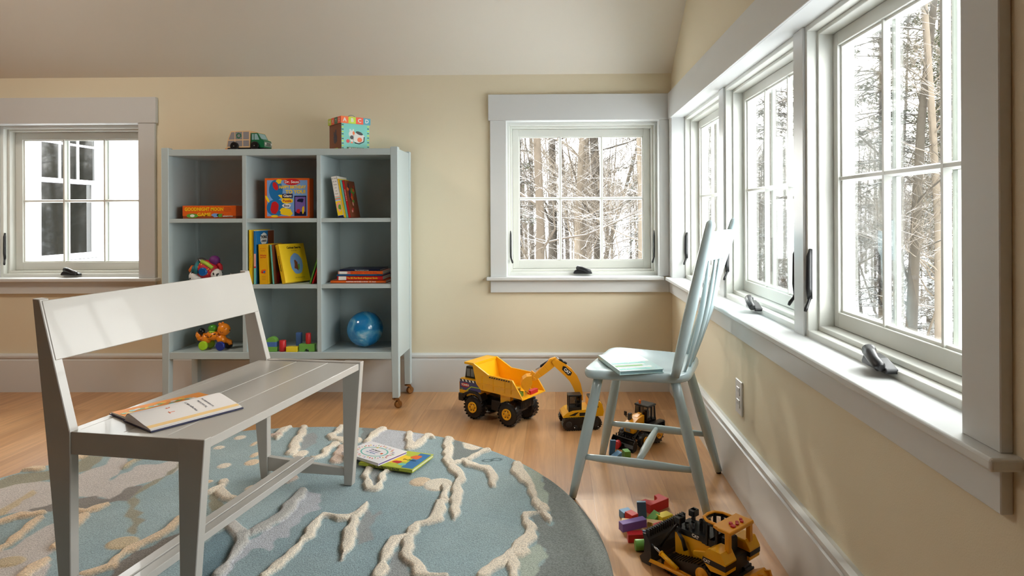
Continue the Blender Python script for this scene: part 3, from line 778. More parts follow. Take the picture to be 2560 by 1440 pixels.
veins = [   # (coords, colour, raise, [(x, y, r)...])
 (A_, CREAM, [(650,210,34),(650,300,38),(645,390,36),(675,450,38),(725,510,44),(768,570,34),(735,620,34),(722,720,44),(718,820,42),(710,900,26),(705,948,8)]),
 (A_, CREAM, [(1005,315,28),(930,345,26),(880,370,28),(840,400,25),(780,408,26),(700,440,30)]),
 (A_, CREAM, [(780,408,20),(840,445,32),(920,470,34),(990,480,36),(1040,510,36),(1050,580,34),(1055,640,22)]),
 (A_, CREAM, [(1265,440,38),(1290,520,58),(1340,575,46),(1390,640,34),(1420,720,30),(1445,800,30),(1490,832,54),(1530,850,28)]),
 (A_, CREAM, [(1490,850,34),(1520,900,28),(1560,950,20),(1570,980,8)]),
 (A_, CREAM, [(1480,880,9),(1400,893,9),(1345,905,30),(1350,960,34),(1390,1020,44),(1400,1100,48),(1300,1165,66),(1280,1220,58),(1180,1290,58),(1080,1350,54),(990,1400,50),(950,1450,45)]),
 (A_, CREAM, [(1300,1250,48),(1335,1235,42)]), (A_, CREAM, [(1235,1330,40),(1240,1450,44)]),
 (A_, CREAM, [(620,640,28),(620,700,32),(600,775,34)]), (A_, CREAM, [(545,785,20),(575,790,34),(565,860,52),(540,930,58),(465,970,32),(370,985,42),(335,1040,42),(290,1090,38),(290,1150,44),(278,1220,54),(290,1290,36),(360,1350,52),(400,1420,50),(480,1450,30),(640,1450,14)]),
 (A_, CREAM, [(290,1082,12),(160,1120,42),(130,1180,48),(92,1240,44),(60,1330,38),(50,1400,52),(20,1450,50)]),
 (A_, CREAM, [(300,160,26),(298,230,26),(315,292,42),(385,262,38),(428,210,28),(470,185,34),(515,205,8)]),
 (B_, CREAM, [(810,104,20),(745,130,28),(700,180,34),(690,215,12)]), (B_, PINKC, [(700,180,25),(650,185,20)]),
 (B_, CREAM, [(935,108,26),(915,170,30),(868,220,38),(850,290,38),(825,340,38)]),
 (B_, CREAM, [(1270,98,22),(1245,150,26),(1175,185,26),(1205,215,30),(1270,222,46),(1340,225,50),(1400,230,50)]),
 (B_, CREAM, [(1215,260,32),(1150,305,30),(1115,360,28),(1040,390,22),(1000,385,10)]), (B_, PINKC, [(1300,290,56),(1265,370,60),(1230,412,46)]), (B_, CREAM, [(1400,330,30),(1350,250,50)]),
 (B_, CREAM, [(1650,116,30),(1565,170,32),(1505,232,25)]),
 (B_, CREAM, [(1520,480,28),(1482,545,28),(1512,605,30),(1525,660,38),(1590,668,34),(1630,600,24),(1642,540,24),(1685,498,30)]),
 (B_, CREAM, [(1502,795,18),(1460,860,32),(1400,905,42),(1340,932,38),(1270,930,42),(1200,918,26),(1110,908,20),(1060,950,34),(1000,1030,48),(990,1090,36),(930,1130,28),(870,1200,38),(800,1270,34),(720,1330,38),(680,1380,44),(590,1445,40)]),
 (B_, CREAM, [(1385,950,40),(1350,1050,48),(1340,1130,56),(1300,1220,34),(1280,1300,12)]),
 (B_, srgb(186,182,176), [(918,682,36),(868,750,44),(800,830,56),(740,900,52),(660,960,56),(560,1010,52),(470,1058,54),(400,1075,54),(335,1040,54),(275,990,46)]),
 (B_, srgb(186,182,176), [(390,1080,50),(365,1150,50),(330,1210,38),(280,1290,28),(220,1380,32),(155,1445,38)]),
 (B_, CREAM, [(215,600,28),(185,670,36),(230,740,46),(300,760,30)]), (B_, CREAM, [(190,640,24),(120,680,26),(80,700,26)]),
 (B_, PINKC, [(840,570,34),(780,600,28)]),
 (C_, PEACH, [(700,720,38),(765,722,48),(850,732,42),(950,702,42),(1075,655,30)]), (C_, PEACH, [(840,770,42),(760,860,42),(680,960,42),(560,1080,40)]),
 (C_, PEACH, [(400,748,46),(280,772,42),(200,762,46),(100,805,42),(-20,845,46)]), (C_, PEACH, [(400,795,30),(280,885,38),(180,970,40),(80,1060,42),(-20,1110,40)]),
 (C_, PEACH, [(690,215,44),(765,192,46),(850,165,16)]), (C_, PEACH, [(230,312,28),(300,300,36),(400,300,40)]),
 (C_, PEACH, [(1800,795,38),(1700,900,42),(1560,980,42),(1400,1062,46),(1250,1130,42),(1170,1200,42),(1100,1280,42),(960,1325,46),(820,1365,40)]),
 (C_, PEACH, [(470,1210,40),(330,1290,60),(250,1370,60)]),
 (C_, TANC, [(1370,200,24),(1290,250,20),(1240,290,8)]),
]
flats = [   # polygons: (coords, colour, height, points)
 (A_, GREYD, .0, [(690,200),(780,235),(790,290),(860,305),(990,285),(1000,300),(860,370),(760,385),(730,415),(680,400)]),
 (A_, CREAM, .0015, [(775,238),(880,258),(965,285),(860,305),(800,290)]),
 (A_, GREYD, .001, [(1490,540),(1650,560),(1990,840),(2200,1200),(2260,1500),(2260,1900),(1410,1900),(1430,1400),(1530,1280),(1520,1200),(1450,1150),(1450,1060),(1420,960),(1380,910),(1480,890),(1570,990),(1590,960),(1560,850),(1545,790),(1550,700),(1500,650)]),
 (A_, SAGE, .0, [(1310,430),(1500,530),(1500,650),(1550,700),(1545,790),(1470,800),(1420,680),(1370,560)]),
 (A_, SAGE, .0, [(1380,1190),(1450,1155),(1510,1185),(1530,1270),(1440,1400),(1400,1500),(1290,1500),(1270,1290)]),
 (A_, GREYM, -.001, [(165,1250),(225,1150),(235,1280),(300,1330),(310,1500),(90,1500),(105,1330)]),
 (B_, GREYM, -.001, [(950,170),(1030,140),(1062,190),(1050,230),(965,290),(900,310),(905,220)]),
 (B_, GREYM, -.001, [(1225,175),(1290,120),(1400,110),(1400,215),(1250,200)]),
 (B_, LILAC, -.001, [(1480,230),(1640,110),(1900,150),(2100,180),(2000,220),(1880,300),(1700,300),(1450,260)]),
 (B_, GREYD, -.001, [(1470,100),(1620,105),(1480,240),(1430,240)]),
 (B_, GREYM, -.001, [(1540,490),(1620,480),(1620,590),(1560,640),(1530,600)]),
 (B_, GREYM, -.001, [(1510,830),(1560,885),(1620,855),(1638,880),(1560,940),(1520,1000),(1550,1060),(1545,1110),(1430,1155),(1390,1090),(1420,980),(1470,900)]),
 (B_, LILAC, -.001, [(930,668),(1020,690),(1110,700),(1060,790),(1090,832),(980,870),(900,940),(830,1000),(800,1095),(700,1100),(625,1215),(560,1190),(480,1200),(360,1290),(200,1480),(120,1480),(330,1200),(420,1130),(560,1050),(700,970),(850,780)]),
 (B_, TEALD, -.001, [(30,1140),(250,1000),(320,1120),(300,1200),(200,1330),(120,1500),(-200,1500)]),
 (B_, OLIVE, -.001, [(80,700),(160,700),(210,800),(80,900)]),
 (C_, LAV, .0, [(560,440),(660,385),(900,300),(1060,240),(1110,170),(1300,150),(1280,230),(1100,405),(1400,250),(1600,235),(1900,170),(1900,230),(1650,370),(1430,440),(1300,480),(1180,570),(1100,592),(950,560),(800,572),(640,600),(450,700),(-100,760),(-100,480),(200,430),(360,400)]),
 (C_, OLIVE, .0, [(-100,440),(200,330),(360,330),(640,280),(880,160),(1060,160),(900,290),(660,380),(200,440),(-100,500)]),
 (C_, TANC, .001, [(-40,720),(100,640),(330,500),(350,530),(200,640),(60,740),(-40,770)]),
 (C_, BROWNG, -.001, [(640,600),(950,565),(1100,602),(1290,470),(1450,440),(1390,520),(1290,605),(1170,610),(1080,640),(840,695),(640,685),(500,720),(300,700)]),
 (C_, BROWNG, -.001, [(1850,900),(1500,1060),(1200,1200),(1150,1300),(1050,1400),(1200,1400),(1850,1000)]),
 (C_, OLIVE, -.0015, [(1850,230),(1650,380),(1440,500),(1370,550),(1395,625),(1350,690),(1465,720),(1375,770),(1435,810),(1335,935),(1285,910),(1335,820),(1265,760),(1300,650),(1290,590),(1440,450),(1640,360),(1850,190)]),
 (C_, LAV, .0, [(-100,1130),(120,1080),(300,960),(460,860),(700,760),(660,880),(520,1080),(480,1300),(450,1400),(-100,1400)]),
]
pads = [    # flat ellipses: (coords, colour, x, y, rx, ry)
 (A_, PEACH, 400, 592, 96, 40), (A_, CREAM, 560, 618, 128, 56), (B_, CREAM, 905, 342, 62, 34), (B_, CREAM, 360, 195, 48, 19), (B_, CREAM, 172, 285, 46, 16), (B_, CREAM, 217, 448, 56, 24),
 (B_, PEACH, 470, 418, 62, 28), (B_, PEACH, 495, 350, 34, 24), (B_, PEACH, 490, 250, 24, 22), (B_, CREAM, 470, 650, 60, 30), (B_, PEACH, 80, 590, 34, 14), (C_, TANC, 1225, 1030, 150, 66), (C_, TANC, 90, 1220, 150, 58)]
rugo = None
def make_rug():
    h = .0042
    ys = np.arange(RC.y-RR, RC.y+RR+h, h)
    ys = np.concatenate([np.arange(RC.y-RR-.02, 1.30, .03), np.arange(1.30, RC.y+RR+.02, h)])
    xs = np.arange(RC.x-RR-.02, RC.x+RR+.02, h)
    X, Y = np.meshgrid(xs, ys); sh = X.shape
    # gentle wobble so that the hand-carved edges are not ruler-clean
    wob = .003*np.sin(X*61+np.sin(Y*47)*2)+.0025*np.sin(Y*83+X*29)
    col = np.zeros(sh+(4,)); 
    n1 = np.sin(X*5.1+1.3*np.sin(Y*4.3))*np.sin(Y*6.7+X*2.1); n2 = np.sin(X*17+2*np.sin(Y*13))*np.cos(Y*19+X*7)
    base = np.array(TEAL); tint = np.array(srgb(134, 156, 162)); t = np.clip(.5+.35*n1+.15*n2, 0, 1)[..., None]; col[:] = base*(1-t)+tint*t
    Z = np.zeros(sh)
    def poly_sd(P):
        P = np.array(P); inside = np.zeros(sh, bool); d = np.full(sh, 9.0)
        for i in range(len(P)):
            a, b = P[i-1], P[i]; c = ((a[1] > Y) != (b[1] > Y)) & (X < (b[0]-a[0])*(Y-a[1])/(b[1]-a[1]+1e-12)+a[0]); inside ^= c
            e = b-a; tt = np.clip(((X-a[0])*e[0]+(Y-a[1])*e[1])/(e @ e+1e-12), 0, 1); d = np.minimum(d, np.hypot(X-a[0]-tt*e[0], Y-a[1]-tt*e[1]))
        return np.where(inside, -d, d)
    def blend(m, c):
        col[:] = col*(1-m[..., None])+np.array(c)*m[..., None]
    for cv, c, dz, P in flats:
        sd = poly_sd([gp(cv, x, y)[:2] for x, y in P])+wob*1.2; m = np.clip(.5-sd/.006, 0, 1); blend(m, c)
        Z[:] = Z*(1-m)+dz*m; Z[:] -= .0028*np.exp(-(sd/.004)**2)
    for cv, c, x, y, rx, ry in pads:
        p = gp(cv, x, y); ax = gp(cv, x+rx, y); ay = gp(cv, x, y-ry); a = ax[0]-p[0]; b_ = ay[1]-p[1]
        sd = (np.sqrt(((X-p[0])/a)**2+((Y-p[1])/b_)**2)-1)*min(a, b_); m = np.clip(.5-sd/.005, 0, 1); blend(m, c)
        Z[:] = np.maximum(Z, .0035*np.clip(-sd/.006, 0, 1)); Z[:] -= .003*np.exp(-(sd/.0035)**2)*(sd > -.002)
    for cv, c, P in veins:
        Q = [gp(cv, *q) for q in P]; best = np.full(sh, 9.0); rad = np.ones(sh)*.02
        if len(Q) == 1: continue
        for (x0, y0, r0), (x1, y1, r1) in zip(Q[:-1], Q[1:]):
            ex, ey = x1-x0, y1-y0; tt = np.clip(((X-x0)*ex+(Y-y0)*ey)/(ex*ex+ey*ey+1e-12), 0, 1); d = np.hypot(X-x0-tt*ex, Y-y0-tt*ey); r_ = r0+(r1-r0)*tt
            s_ = d-r_; u = s_ < best; best = np.where(u, s_, best); rad = np.where(u, r_, rad)
        best = best+wob*.9; m = np.clip(.5-best/.005, 0, 1); blend(m, c)
        prof = np.clip(-best/np.maximum(rad, .006), 0, 1); hh = (.0046+.0072*np.sqrt(1-(1-np.clip(prof*1.5, 0, 1))**2))*np.clip(.4-best/.004, 0, 1)
        Z[:] = np.maximum(Z, hh); Z[:] -= .0035*np.exp(-((best-.002)/.004)**2)*(best > -.001)
    sc = np.array(on_z(940+1085/3.6, 1040+390/3.6, RZ)[:2])     # small dark scribble
    for k in range(2):
        dd = np.abs(np.hypot((X-sc[0]+.035*k)/1.6, (Y-sc[1]+.012*k)/1.0)-.011); m = np.clip(.5-(dd-.003)/.003, 0, 1); blend(m*.8, srgb(60, 84, 84)); Z[:] -= .002*m
    D = np.hypot(X-RC.x, Y-RC.y); inn = D < RR
    Z = RZ+Z-.010*np.clip((D-(RR-.012))/.012, 0, 1)**2
    # snap the border ring onto the circle
    idx = -np.ones(sh, int); ring = (D < RR+h*.75); idx[ring] = np.arange(ring.sum())
    V = np.stack([X[ring], Y[ring], Z[ring]], 1); dv = np.hypot(V[:, 0]-RC.x, V[:, 1]-RC.y); k = np.minimum(1, RR/dv)
    V[:, 0] = RC.x+(V[:, 0]-RC.x)*k; V[:, 1] = RC.y+(V[:, 1]-RC.y)*k
    a, b_, c, d = idx[:-1, :-1], idx[:-1, 1:], idx[1:, 1:], idx[1:, :-1]; ok = (a >= 0) & (b_ >= 0) & (c >= 0) & (d >= 0)
    Fq = np.stack([a[ok], b_[ok], c[ok], d[ok]], 1)
    N0 = len(V); C = col[ring]
    # border wall
    K = 360; th_ = np.linspace(0, 2*PI, K, endpoint=False); rg = []
    rings = [(RR-.0006, RZ-.0095), (RR+.001, RZ-.012), (RR, .0005)]
    for r_, z_ in rings: rg.append(np.stack([RC.x+r_*np.cos(th_), RC.y+r_*np.sin(th_), np.full(K, z_)], 1))
    Vw = np.concatenate(rg); Fw = []
    for i in range(2):
        q = np.arange(K); Fw.append(np.stack([N0+i*K+q, N0+(i+1)*K+q, N0+(i+1)*K+(q+1) % K, N0+i*K+(q+1) % K], 1))
    V = np.concatenate([V, Vw]); Fq = np.concatenate([Fq]+Fw); C = np.concatenate([C, np.tile(np.array(srgb(120, 130, 130)), (3*K, 1))])
    me = bpy.data.meshes.new('round_rug'); me.vertices.add(len(V)); me.vertices.foreach_set('co', V.astype(np.float32).ravel())
    me.loops.add(Fq.size); me.loops.foreach_set('vertex_index', Fq.astype(np.int32).ravel()); me.polygons.add(len(Fq))
    me.polygons.foreach_set('loop_start', np.arange(0, Fq.size, 4, dtype=np.int32)); me.polygons.foreach_set('loop_total', np.full(len(Fq), 4, dtype=np.int32)); me.polygons.foreach_set('use_smooth', np.ones(len(Fq), bool))
    me.update(calc_edges=True); me.validate()
    at = me.color_attributes.new('yarn', 'FLOAT_COLOR', 'POINT'); at.data.foreach_set('color', C.astype(np.float32).ravel())
    m = bpy.data.materials.new('tufted_wool'); m.use_nodes = True; nt = m.node_tree; N = nt.nodes; L_ = nt.links; b = N['Principled BSDF']
    va = N.new('ShaderNodeVertexColor'); va.layer_name = 'yarn'; tc = N.new('ShaderNodeTexCoord')
    n = N.new('ShaderNodeTexNoise'); n.inputs['Scale'].default_value = 260; n.inputs['Detail'].default_value = 2; L_.new(tc.outputs['Object'], n.inputs[0])
    r = N.new('ShaderNodeMapRange'); r.inputs[1].default_value = .3; r.inputs[2].default_value = .7; r.inputs[3].default_value = .7; r.inputs[4].default_value = 1.3; L_.new(n.outputs['Fac'], r.inputs[0])
    n2_ = N.new('ShaderNodeTexNoise'); n2_.inputs['Scale'].default_value = 9; n2_.inputs['Detail'].default_value = 4; L_.new(tc.outputs['Object'], n2_.inputs[0])
    r2 = N.new('ShaderNodeMapRange'); r2.inputs[3].default_value = .86; r2.inputs[4].default_value = 1.14; L_.new(n2_.outputs['Fac'], r2.inputs[0])
    mu = N.new('ShaderNodeMath'); mu.operation = 'MULTIPLY'; L_.new(r.outputs[0], mu.inputs[0]); L_.new(r2.outputs[0], mu.inputs[1])
    mx = N.new('ShaderNodeMix'); mx.data_type = 'RGBA'; mx.blend_type = 'MULTIPLY'; mx.inputs[0].default_value = 1; L_.new(va.outputs[0], mx.inputs[6]); L_.new(mu.outputs[0], mx.inputs[7])
    L_.new(mx.outputs[2], b.inputs['Base Color']); b.inputs['Roughness'].default_value = 1; b.inputs['Specular IOR Level'].default_value = .1; b.inputs['Sheen Weight'].default_value = .2
    bp = N.new('ShaderNodeBump'); bp.inputs['Strength'].default_value = .8; bp.inputs['Distance'].default_value = .003; L_.new(n.outputs['Fac'], bp.inputs['Height']); L_.new(bp.outputs[0], b.inputs['Normal'])
    me.materials.append(m)
    o = bpy.data.objects.new('round_rug', me); COL.objects.link(o)
    tag(o, 'large round blue-green tufted rug with raised cream branch pattern lying on the oak floor', 'rug')
make_rug()
# ================================================================== THINGS ON AND IN THE BOOKCASE
def paint(name, rgb, rough=.35): return mat(name, rgb, rough)
W_RED, W_BLUE, W_GREEN, W_YEL, W_WOOD, W_PURP = paint('red_block_paint', (196, 36, 40), .45), paint('blue_block_paint', (72, 112, 178), .45), paint('green_block_paint', (108, 168, 72), .45), paint('yellow_block_paint', (232, 208, 46), .45), paint('bare_block_wood', (222, 190, 140), .6), paint('purple_block_paint', (122, 94, 168), .45)
W_LBLUE = paint('light_blue_block_paint', (110, 158, 200), .45)
c_white = paint('printed_white', (236, 234, 228), .4); c_orange = paint('printed_orange', (224, 96, 26), .35); c_yel = paint('printed_yellow', (240, 200, 30), .35); c_red = paint('printed_red', (196, 30, 34), .35)
c_blue = paint('printed_blue', (28, 110, 170), .35); c_lblue = paint('printed_light_blue', (120, 160, 214), .35); c_navy = paint('printed_navy', (24, 30, 66), .35); c_green = paint('printed_green', (96, 158, 60), .35)
c_black = paint('printed_black', (20, 20, 22), .35); c_teal = paint('printed_teal', (110, 190, 178), .35); c_pink = paint('printed_pink', (232, 164, 150), .35); c_page = paint('paper_pages', (232, 228, 216), .8)
c_lime = paint('printed_lime', (176, 204, 44), .35); c_brown = paint('printed_brown', (122, 62, 34), .4); c_dgreen = paint('printed_dark_green', (24, 92, 60), .35); c_purple = paint('printed_purple', (120, 96, 170), .35)
c_gold = paint('printed_gold', (226, 170, 20), .35)
# ---- book: local frame: spine toward -Y, thickness along X, height Z, depth Y.  origin at bottom centre of the spine face
def book(name, label, loc, rz, th, h, d, cover, lean=0, group=None, M0=None, spine=None, coverprint=None, leftprint=None, cat='book'):
    t = thing(name, label, cat, (loc[0], loc[1], loc[2]+.0008), rz, group)
    M = (M0 or Matrix()) @ Ry(lean)
    b = MB(M); c = .0022
    ms = [cover]+[c_white, c_yel, c_red, c_blue, c_black, c_green, c_orange, c_pink, c_teal, c_navy, c_lblue, c_gold, c_brown, c_lime, c_purple]
    b.rbox(-th/2, -th/2+c, 0, d, 0, h, .0005); b.rbox(th/2-c, th/2, 0, d, 0, h, .0005); b.rbox(-th/2, th/2, 0, c, 0, h, .0005)
    if spine: spine(b, T(0, -.0002, 0) @ FACE_FRONT)
    if coverprint: coverprint(b, T(th/2+.0002, 0, 0) @ FACE_RIGHT)
    b.build('cover', ms, t)
    p = MB(M); p.box(-th/2+c, th/2-c, c, d-.004, .003, h-.003); p.build('pages', c_page, t)
    return t
cWHITE, cYEL, cRED, cBLUE, cBLACK, cGREEN, cORANGE, cPINK, cTEAL, cNAVY, cLB, cGOLD, cBROWN, cLIME, cPURP = range(1, 16)
def sx(px, Y=CF): return on_y(px, 700, Y).x
def onshelf(px, i, Y): return (on_y(px, 700, Y).x, Y, SZ[i])
VERT = Rz(-PI/2)                       # text running down a spine

# Goodnight moon game box
Y = CF+.06; x0, x1 = on_y(456, 530, Y).x, on_y(590, 530, Y).x; h = on_y(500, 514.6, Y).z-zs1
g = thing('board_game_box', 'orange board game box lying flat in the top left cubby of the bookcase', 'box', ((x0+x1)/2, Y, zs1+.0008), 0)
w_ = x1-x0; b = MB(); b.rbox(-w_/2, w_/2, 0, .20, .012, h, .001)
F_ = T(0, -.0002, 0) @ FACE_FRONT
b.text('GOODNIGHT MOON', .0235, F_ @ T(-.026, h*.71, .0002), 1, bold=.0008, squeeze=.86)
b.text('GAME', .0235, F_ @ T(-.026, h*.30, .0002), 1, bold=.0006, squeeze=1.1)
b.disc(-.085, h*.22, .030, .011, 2, F_, 18); b.disc(-.085, h*.22, .012, .007, 3, F_, 12, z=.0002); b.disc(.030, h*.25, .018, .010, 4, F_, 14, wob=.2); b.disc(.055, h*.24, .016, .009, 2, F_, 14, wob=.2); b.disc(.07, h*.23, .006, .006, 5, F_, 10, z=.0002)
b.text('BRIARPATCH', .0085, F_ @ T(.094, h*.17, .0002), 3, bold=.0003); b.rect(.072, .112, h*.58, h*.60, 6, F_, .0001); b.rect(.072, .112, h*.70, h*.72, 6, F_, .0001); b.rect(.076, .108, h*.82, h*.84, 6, F_, .0001)
b.build('box_lid', [c_orange, c_yel, c_green, c_white, c_lblue, c_red, c_brown], g)
b = MB(); b.box(-w_/2+.0015, w_/2-.0015, .0015, .1985, 0, .0125); b.build('box_tray', paint('box_dark_orange', (150, 66, 20), .5), g)

# birthday puzzle box standing upright
Y = CF+.055; x0, x1 = on_y(662.6, 500, Y).x, on_y(773, 500, Y).x; h = on_y(700, 446, Y).z-zs1; w_ = x1-x0
g = thing('puzzle_box', 'upright square blue and orange giant puzzle box in the top middle cubby', 'box', ((x0+x1)/2, Y, zs1+.001), R(2))
b = MB(); b.rbox(-w_/2, w_/2, 0, .06, 0, h, .0012); q = w_/2
F_ = T(0, -.0002, 0) @ FACE_FRONT
b.rect(-q+.012, q-.010, .010, h-.010, 1, F_, .0000)
b.disc(-q*.50, h*.70, .034, .052, 2, F_, 24, z=.0002); b.disc(-q*.50, h*.26, .046, .042, 2, F_, 24, z=.0002)
b.disc(-q*.52, h*.80, .012, .022, 3, F_, 14, z=.0004, rot=.4); b.disc(-q*.36, h*.92, .014, .012, 4, F_, 14, z=.0004, wob=.2); b.disc(-q*.12, h*.52, .030, .010, 4, F_, 14, z=.0004, rot=-.3, wob=.15)
b.disc(-q*.56, h*.26, .020, .032, 3, F_, 18, z=.0004, rot=-.1, wob=.08); b.disc(-q*.88, h*.48, .006, .020, 4, F_, 10, z=.0004, rot=.5); b.disc(-q*.56, h*.05, .018, .006, 4, F_, 12, z=.0004)
b.disc(q*.22, h*.905, .040, .016, 3, F_, 24, z=.0003); b.text('Dr. Seuss', .0185, F_ @ T(q*.22, h*.905, .0005), 6, bold=.0004)
b.text('HAPPY BIRTHDAY', .0205, F_ @ T(q*.24, h*.775, .0004), 4, bold=.0009, squeeze=.80); b.text('TO YOU!', .024, F_ @ T(q*.38, h*.655, .0004), 4, bold=.0010)
b.rbox(q*.02-.026, q*.02+.026, -.0012, 0, h*.555-.011, h*.555+.011, .0005, 5); b.text('Giant', .019, F_ @ T(q*.02, h*.555, .0012), 6, bold=.0005)
b.disc(q*.0, h*.43, .030, .013, 4, F_, 16, z=.0003, wob=.08); b.text('Puzzle', .0165, F_ @ T(0, h*.43, .0005), 3, bold=.0005)
b.disc(-q*.02, h*.31, .022, .011, 6, F_, 14, z=.0003, wob=.1); b.text('Box', .016, F_ @ T(-q*.02, h*.31, .0005), 5, bold=.0004)
b.disc(-q*.04, h*.155, .031, .021, 4, F_, 18, z=.0003, wob=.22, seed=4)
b.rect(q*.32, q*.86, h*.055, h*.56, 5, F_, .0002); b.rect(q*.36, q*.82, h*.16, h*.53, 7, F_, .0004); b.disc(q*.6, h*.44, .016, .010, 5, F_, 12, z=.0006, wob=.25); b.disc(q*.5, h*.17, .009, .012, 3, F_, 12, z=.0006, wob=.2); b.disc(q*.72, h*.2, .006, .02, 4, F_, 10, z=.0006, wob=.2)
b.build('box', [c_orange, c_lblue, c_blue, c_red, c_yel, c_navy, c_white, c_purple], g)

# three leaning books, top right cubby
lb = [(.0285, .206, .15, c_white, 'fat white and yellow book, leftmost of the leaning books in the top right cubby'),
      (.008, .196, .15, c_yel, 'thin yellow paperback leaning second from the left in the top right cubby'),
      (.009, .190, .15, c_teal, 'thin pale teal book leaning in the middle of the top right cubby'),
      (.011, .188, .155, c_red, 'red-spined book with a dark cover leaning at the right of the top right cubby')]
xl = on_y(845, 545, CF+.02).x; le = -.175
xx = xl
for i, (th_, h_, d_, c_, lab) in enumerate(lb):
    def sp(b, M, i=i, th_=th_, h_=h_):
        if i == 0:
            w = th_/2-.001
            for k, wd in enumerate(('Dr. Seuss', 'Oh, the', 'Thinks', 'you', 'can', 'Think!')): b.text(wd, .0085, M @ T(0, h_*(.95-.075*k), .0002), cBLACK, squeeze=.75)
            for k, c in enumerate((cPINK, cTEAL, cORANGE, cLB)): b.rect(-w, w, h_*(.50-.028*k), h_*(.52-.028*k), c, M, .0001)
            b.rect(-w, w, .012, h_*.40, cYEL, M, .0001); b.disc(0, h_*.26, .011, .024, cPINK, M, 14, z=.0002, wob=.15); b.disc(.003, h_*.25, .007, .014, cGREEN, M, 12, z=.0003, wob=.2); b.rect(-w, w, 0, .010, cNAVY, M, .0002)
        if i == 3:
            b.text('MY BOOK ABOUT ME', .006, M @ T(0, h_*.6, .0002) @ VERT, cWHITE); 
    def cp(b, M, i=i, h_=h_, d_=d_):
        if i == 3:
            b.rect(.0, d_, 0, h_, cBROWN, M, .0001)
            for k in range(14): rr_ = random.Random(k); b.disc(rr_.uniform(.02, d_-.02), rr_.uniform(.02, h_-.02), rr_.uniform(.008, .022), rr_.uniform(.006, .02), (cGREEN, cORANGE, cRED, cNAVY, cPINK)[k % 5], M, 10, z=.0002+k*.00004, wob=.3, seed=k)
    x = xx+th_/2/math.cos(le)
    book('picture_book', lab, (x, CF+.022+(.004*i), zs1+.5*th_*abs(math.sin(le))), 0, th_, h_, d_, c_, lean=le, spine=sp, coverprint=cp)
    xx += th_/math.cos(le)+.0006

# middle cubby
Y = CF+.012
def tall_spine(b, M):
    b.text("First Steps Treasury of Stories", .009, M @ T(0, .125, .0002) @ VERT, cRED, squeeze=.8); b.disc(0, .018, .003, .003, cRED, M, 10)
x = on_y(626.5, 700, Y).x
book('picture_book', 'tall thin yellow book standing upright at the far left of the centre cubby', (x, Y, zs2), 0, .016, .268, .20, c_yel, spine=tall_spine)
def thomas(b, M):
    d, h = .20, .262
    b.rect(0, d, 0, h, cBLUE, M, .0001); b.disc(.085, .222, .040, .030, cWHITE, M, 26, z=.0003, wob=.05)
    b.text('THOMAS', .0205, M @ T(.085, .230, .0005), cBLACK, bold=.0012, squeeze=.82); b.text('& FRIENDS', .0135, M @ T(.085, .210, .0005), cBLACK, bold=.0007, squeeze=.85); b.rect(.13, d, .18, h, cBROWN, M, .0002)
x = on_y(637, 700, Y).x
def tsp(b, M): b.rect(-.005, .005, .15, .262, cBLUE, M, .0001); b.rect(-.005, .005, .09, .15, cPINK, M, .0001); b.rect(-.005, .005, .08, .088, cRED, M, .0001); b.rect(-.005, .005, .0, .08, cTEAL, M, .0001)
book('picture_book', 'tall blue-covered book second from the left in the centre cubby', (x, Y+.002, zs2), 0, .0115, .264, .205, c_white, spine=tsp, coverprint=thomas)
def winnie(b, M):
    b.text('My Treasury', .0075, M @ T(0, .176, .0002), cRED, squeeze=.75); b.text('Pooh Tales', .006, M @ T(0, .165, .0002), cBROWN, squeeze=.8)
    b.text('Winnie', .0125, M @ T(0, .142, .0002), cRED, bold=.0003, squeeze=.85); b.text('the Pooh', .0095, M @ T(0, .132, .0002), cRED, bold=.0003, squeeze=.8)
    b.disc(.0, .062, .013, .012, cORANGE, M, 12, wob=.3, z=.0001); b.disc(.004, .060, .006, .006, cBLUE, M, 10, wob=.3, z=.0002); b.disc(-.006, .058, .004, .005, cRED, M, 10, z=.0002)
    for k in range(3): b.rect(-.010, .010, .038-.008*k, .039-.008*k, cBROWN, M, .0001)
x = on_y(660, 700, Y).x
book('picture_book', 'thick golden-yellow storybook with red lettering in the centre cubby', (x, Y, zs2), R(-3), .045, .197, .15, c_gold, lean=-.03, spine=winnie)
x = on_y(683, 700, Y).x
book('picture_book', 'thin pale-spined book between the two thick yellow books in the centre cubby', (x, Y+.004, zs2), 0, .010, .195, .15, c_teal, lean=-.07, coverprint=lambda b, M: (b.rect(0, .15, 0, .195, cBROWN, M, .0001), b.disc(.05, .03, .02, .03, cRED, M, 10, z=.0002, wob=.3)))
def george(b, M):
    b.text('Curious George', .0155, M @ T(.085, .176, .0004), cBLACK, bold=.0006, squeeze=.8); b.text('H. A. REY', .008, M @ T(.085, .160, .0004), cBROWN)
    b.disc(.085, .092, .036, .054, cLB, M, 26, z=.0002, wob=.03); b.disc(.08, .085, .012, .026, cBROWN, M, 12, z=.0004, wob=.35, seed=3); b.disc(.095, .075, .006, .016, cGREEN, M, 10, z=.0004, wob=.3); b.text('REY HOUGHTON', .007, M @ T(.09, .020, .0003), cBROWN)
def george_sp(b, M): b.text('Curious George', .012, M @ T(0, .10, .0002) @ VERT, cBLACK, bold=.0003)
th_ = .026; le = -.29
x = on_y(708, 700, CF+.03).x
book('picture_book', 'bright yellow hardback leaning left with its cover showing in the centre cubby', (x+.012, CF+.010, zs2+.5*th_*abs(math.sin(le))), R(-30), th_, .197, .15, c_yel, lean=le, spine=george_sp, coverprint=george)
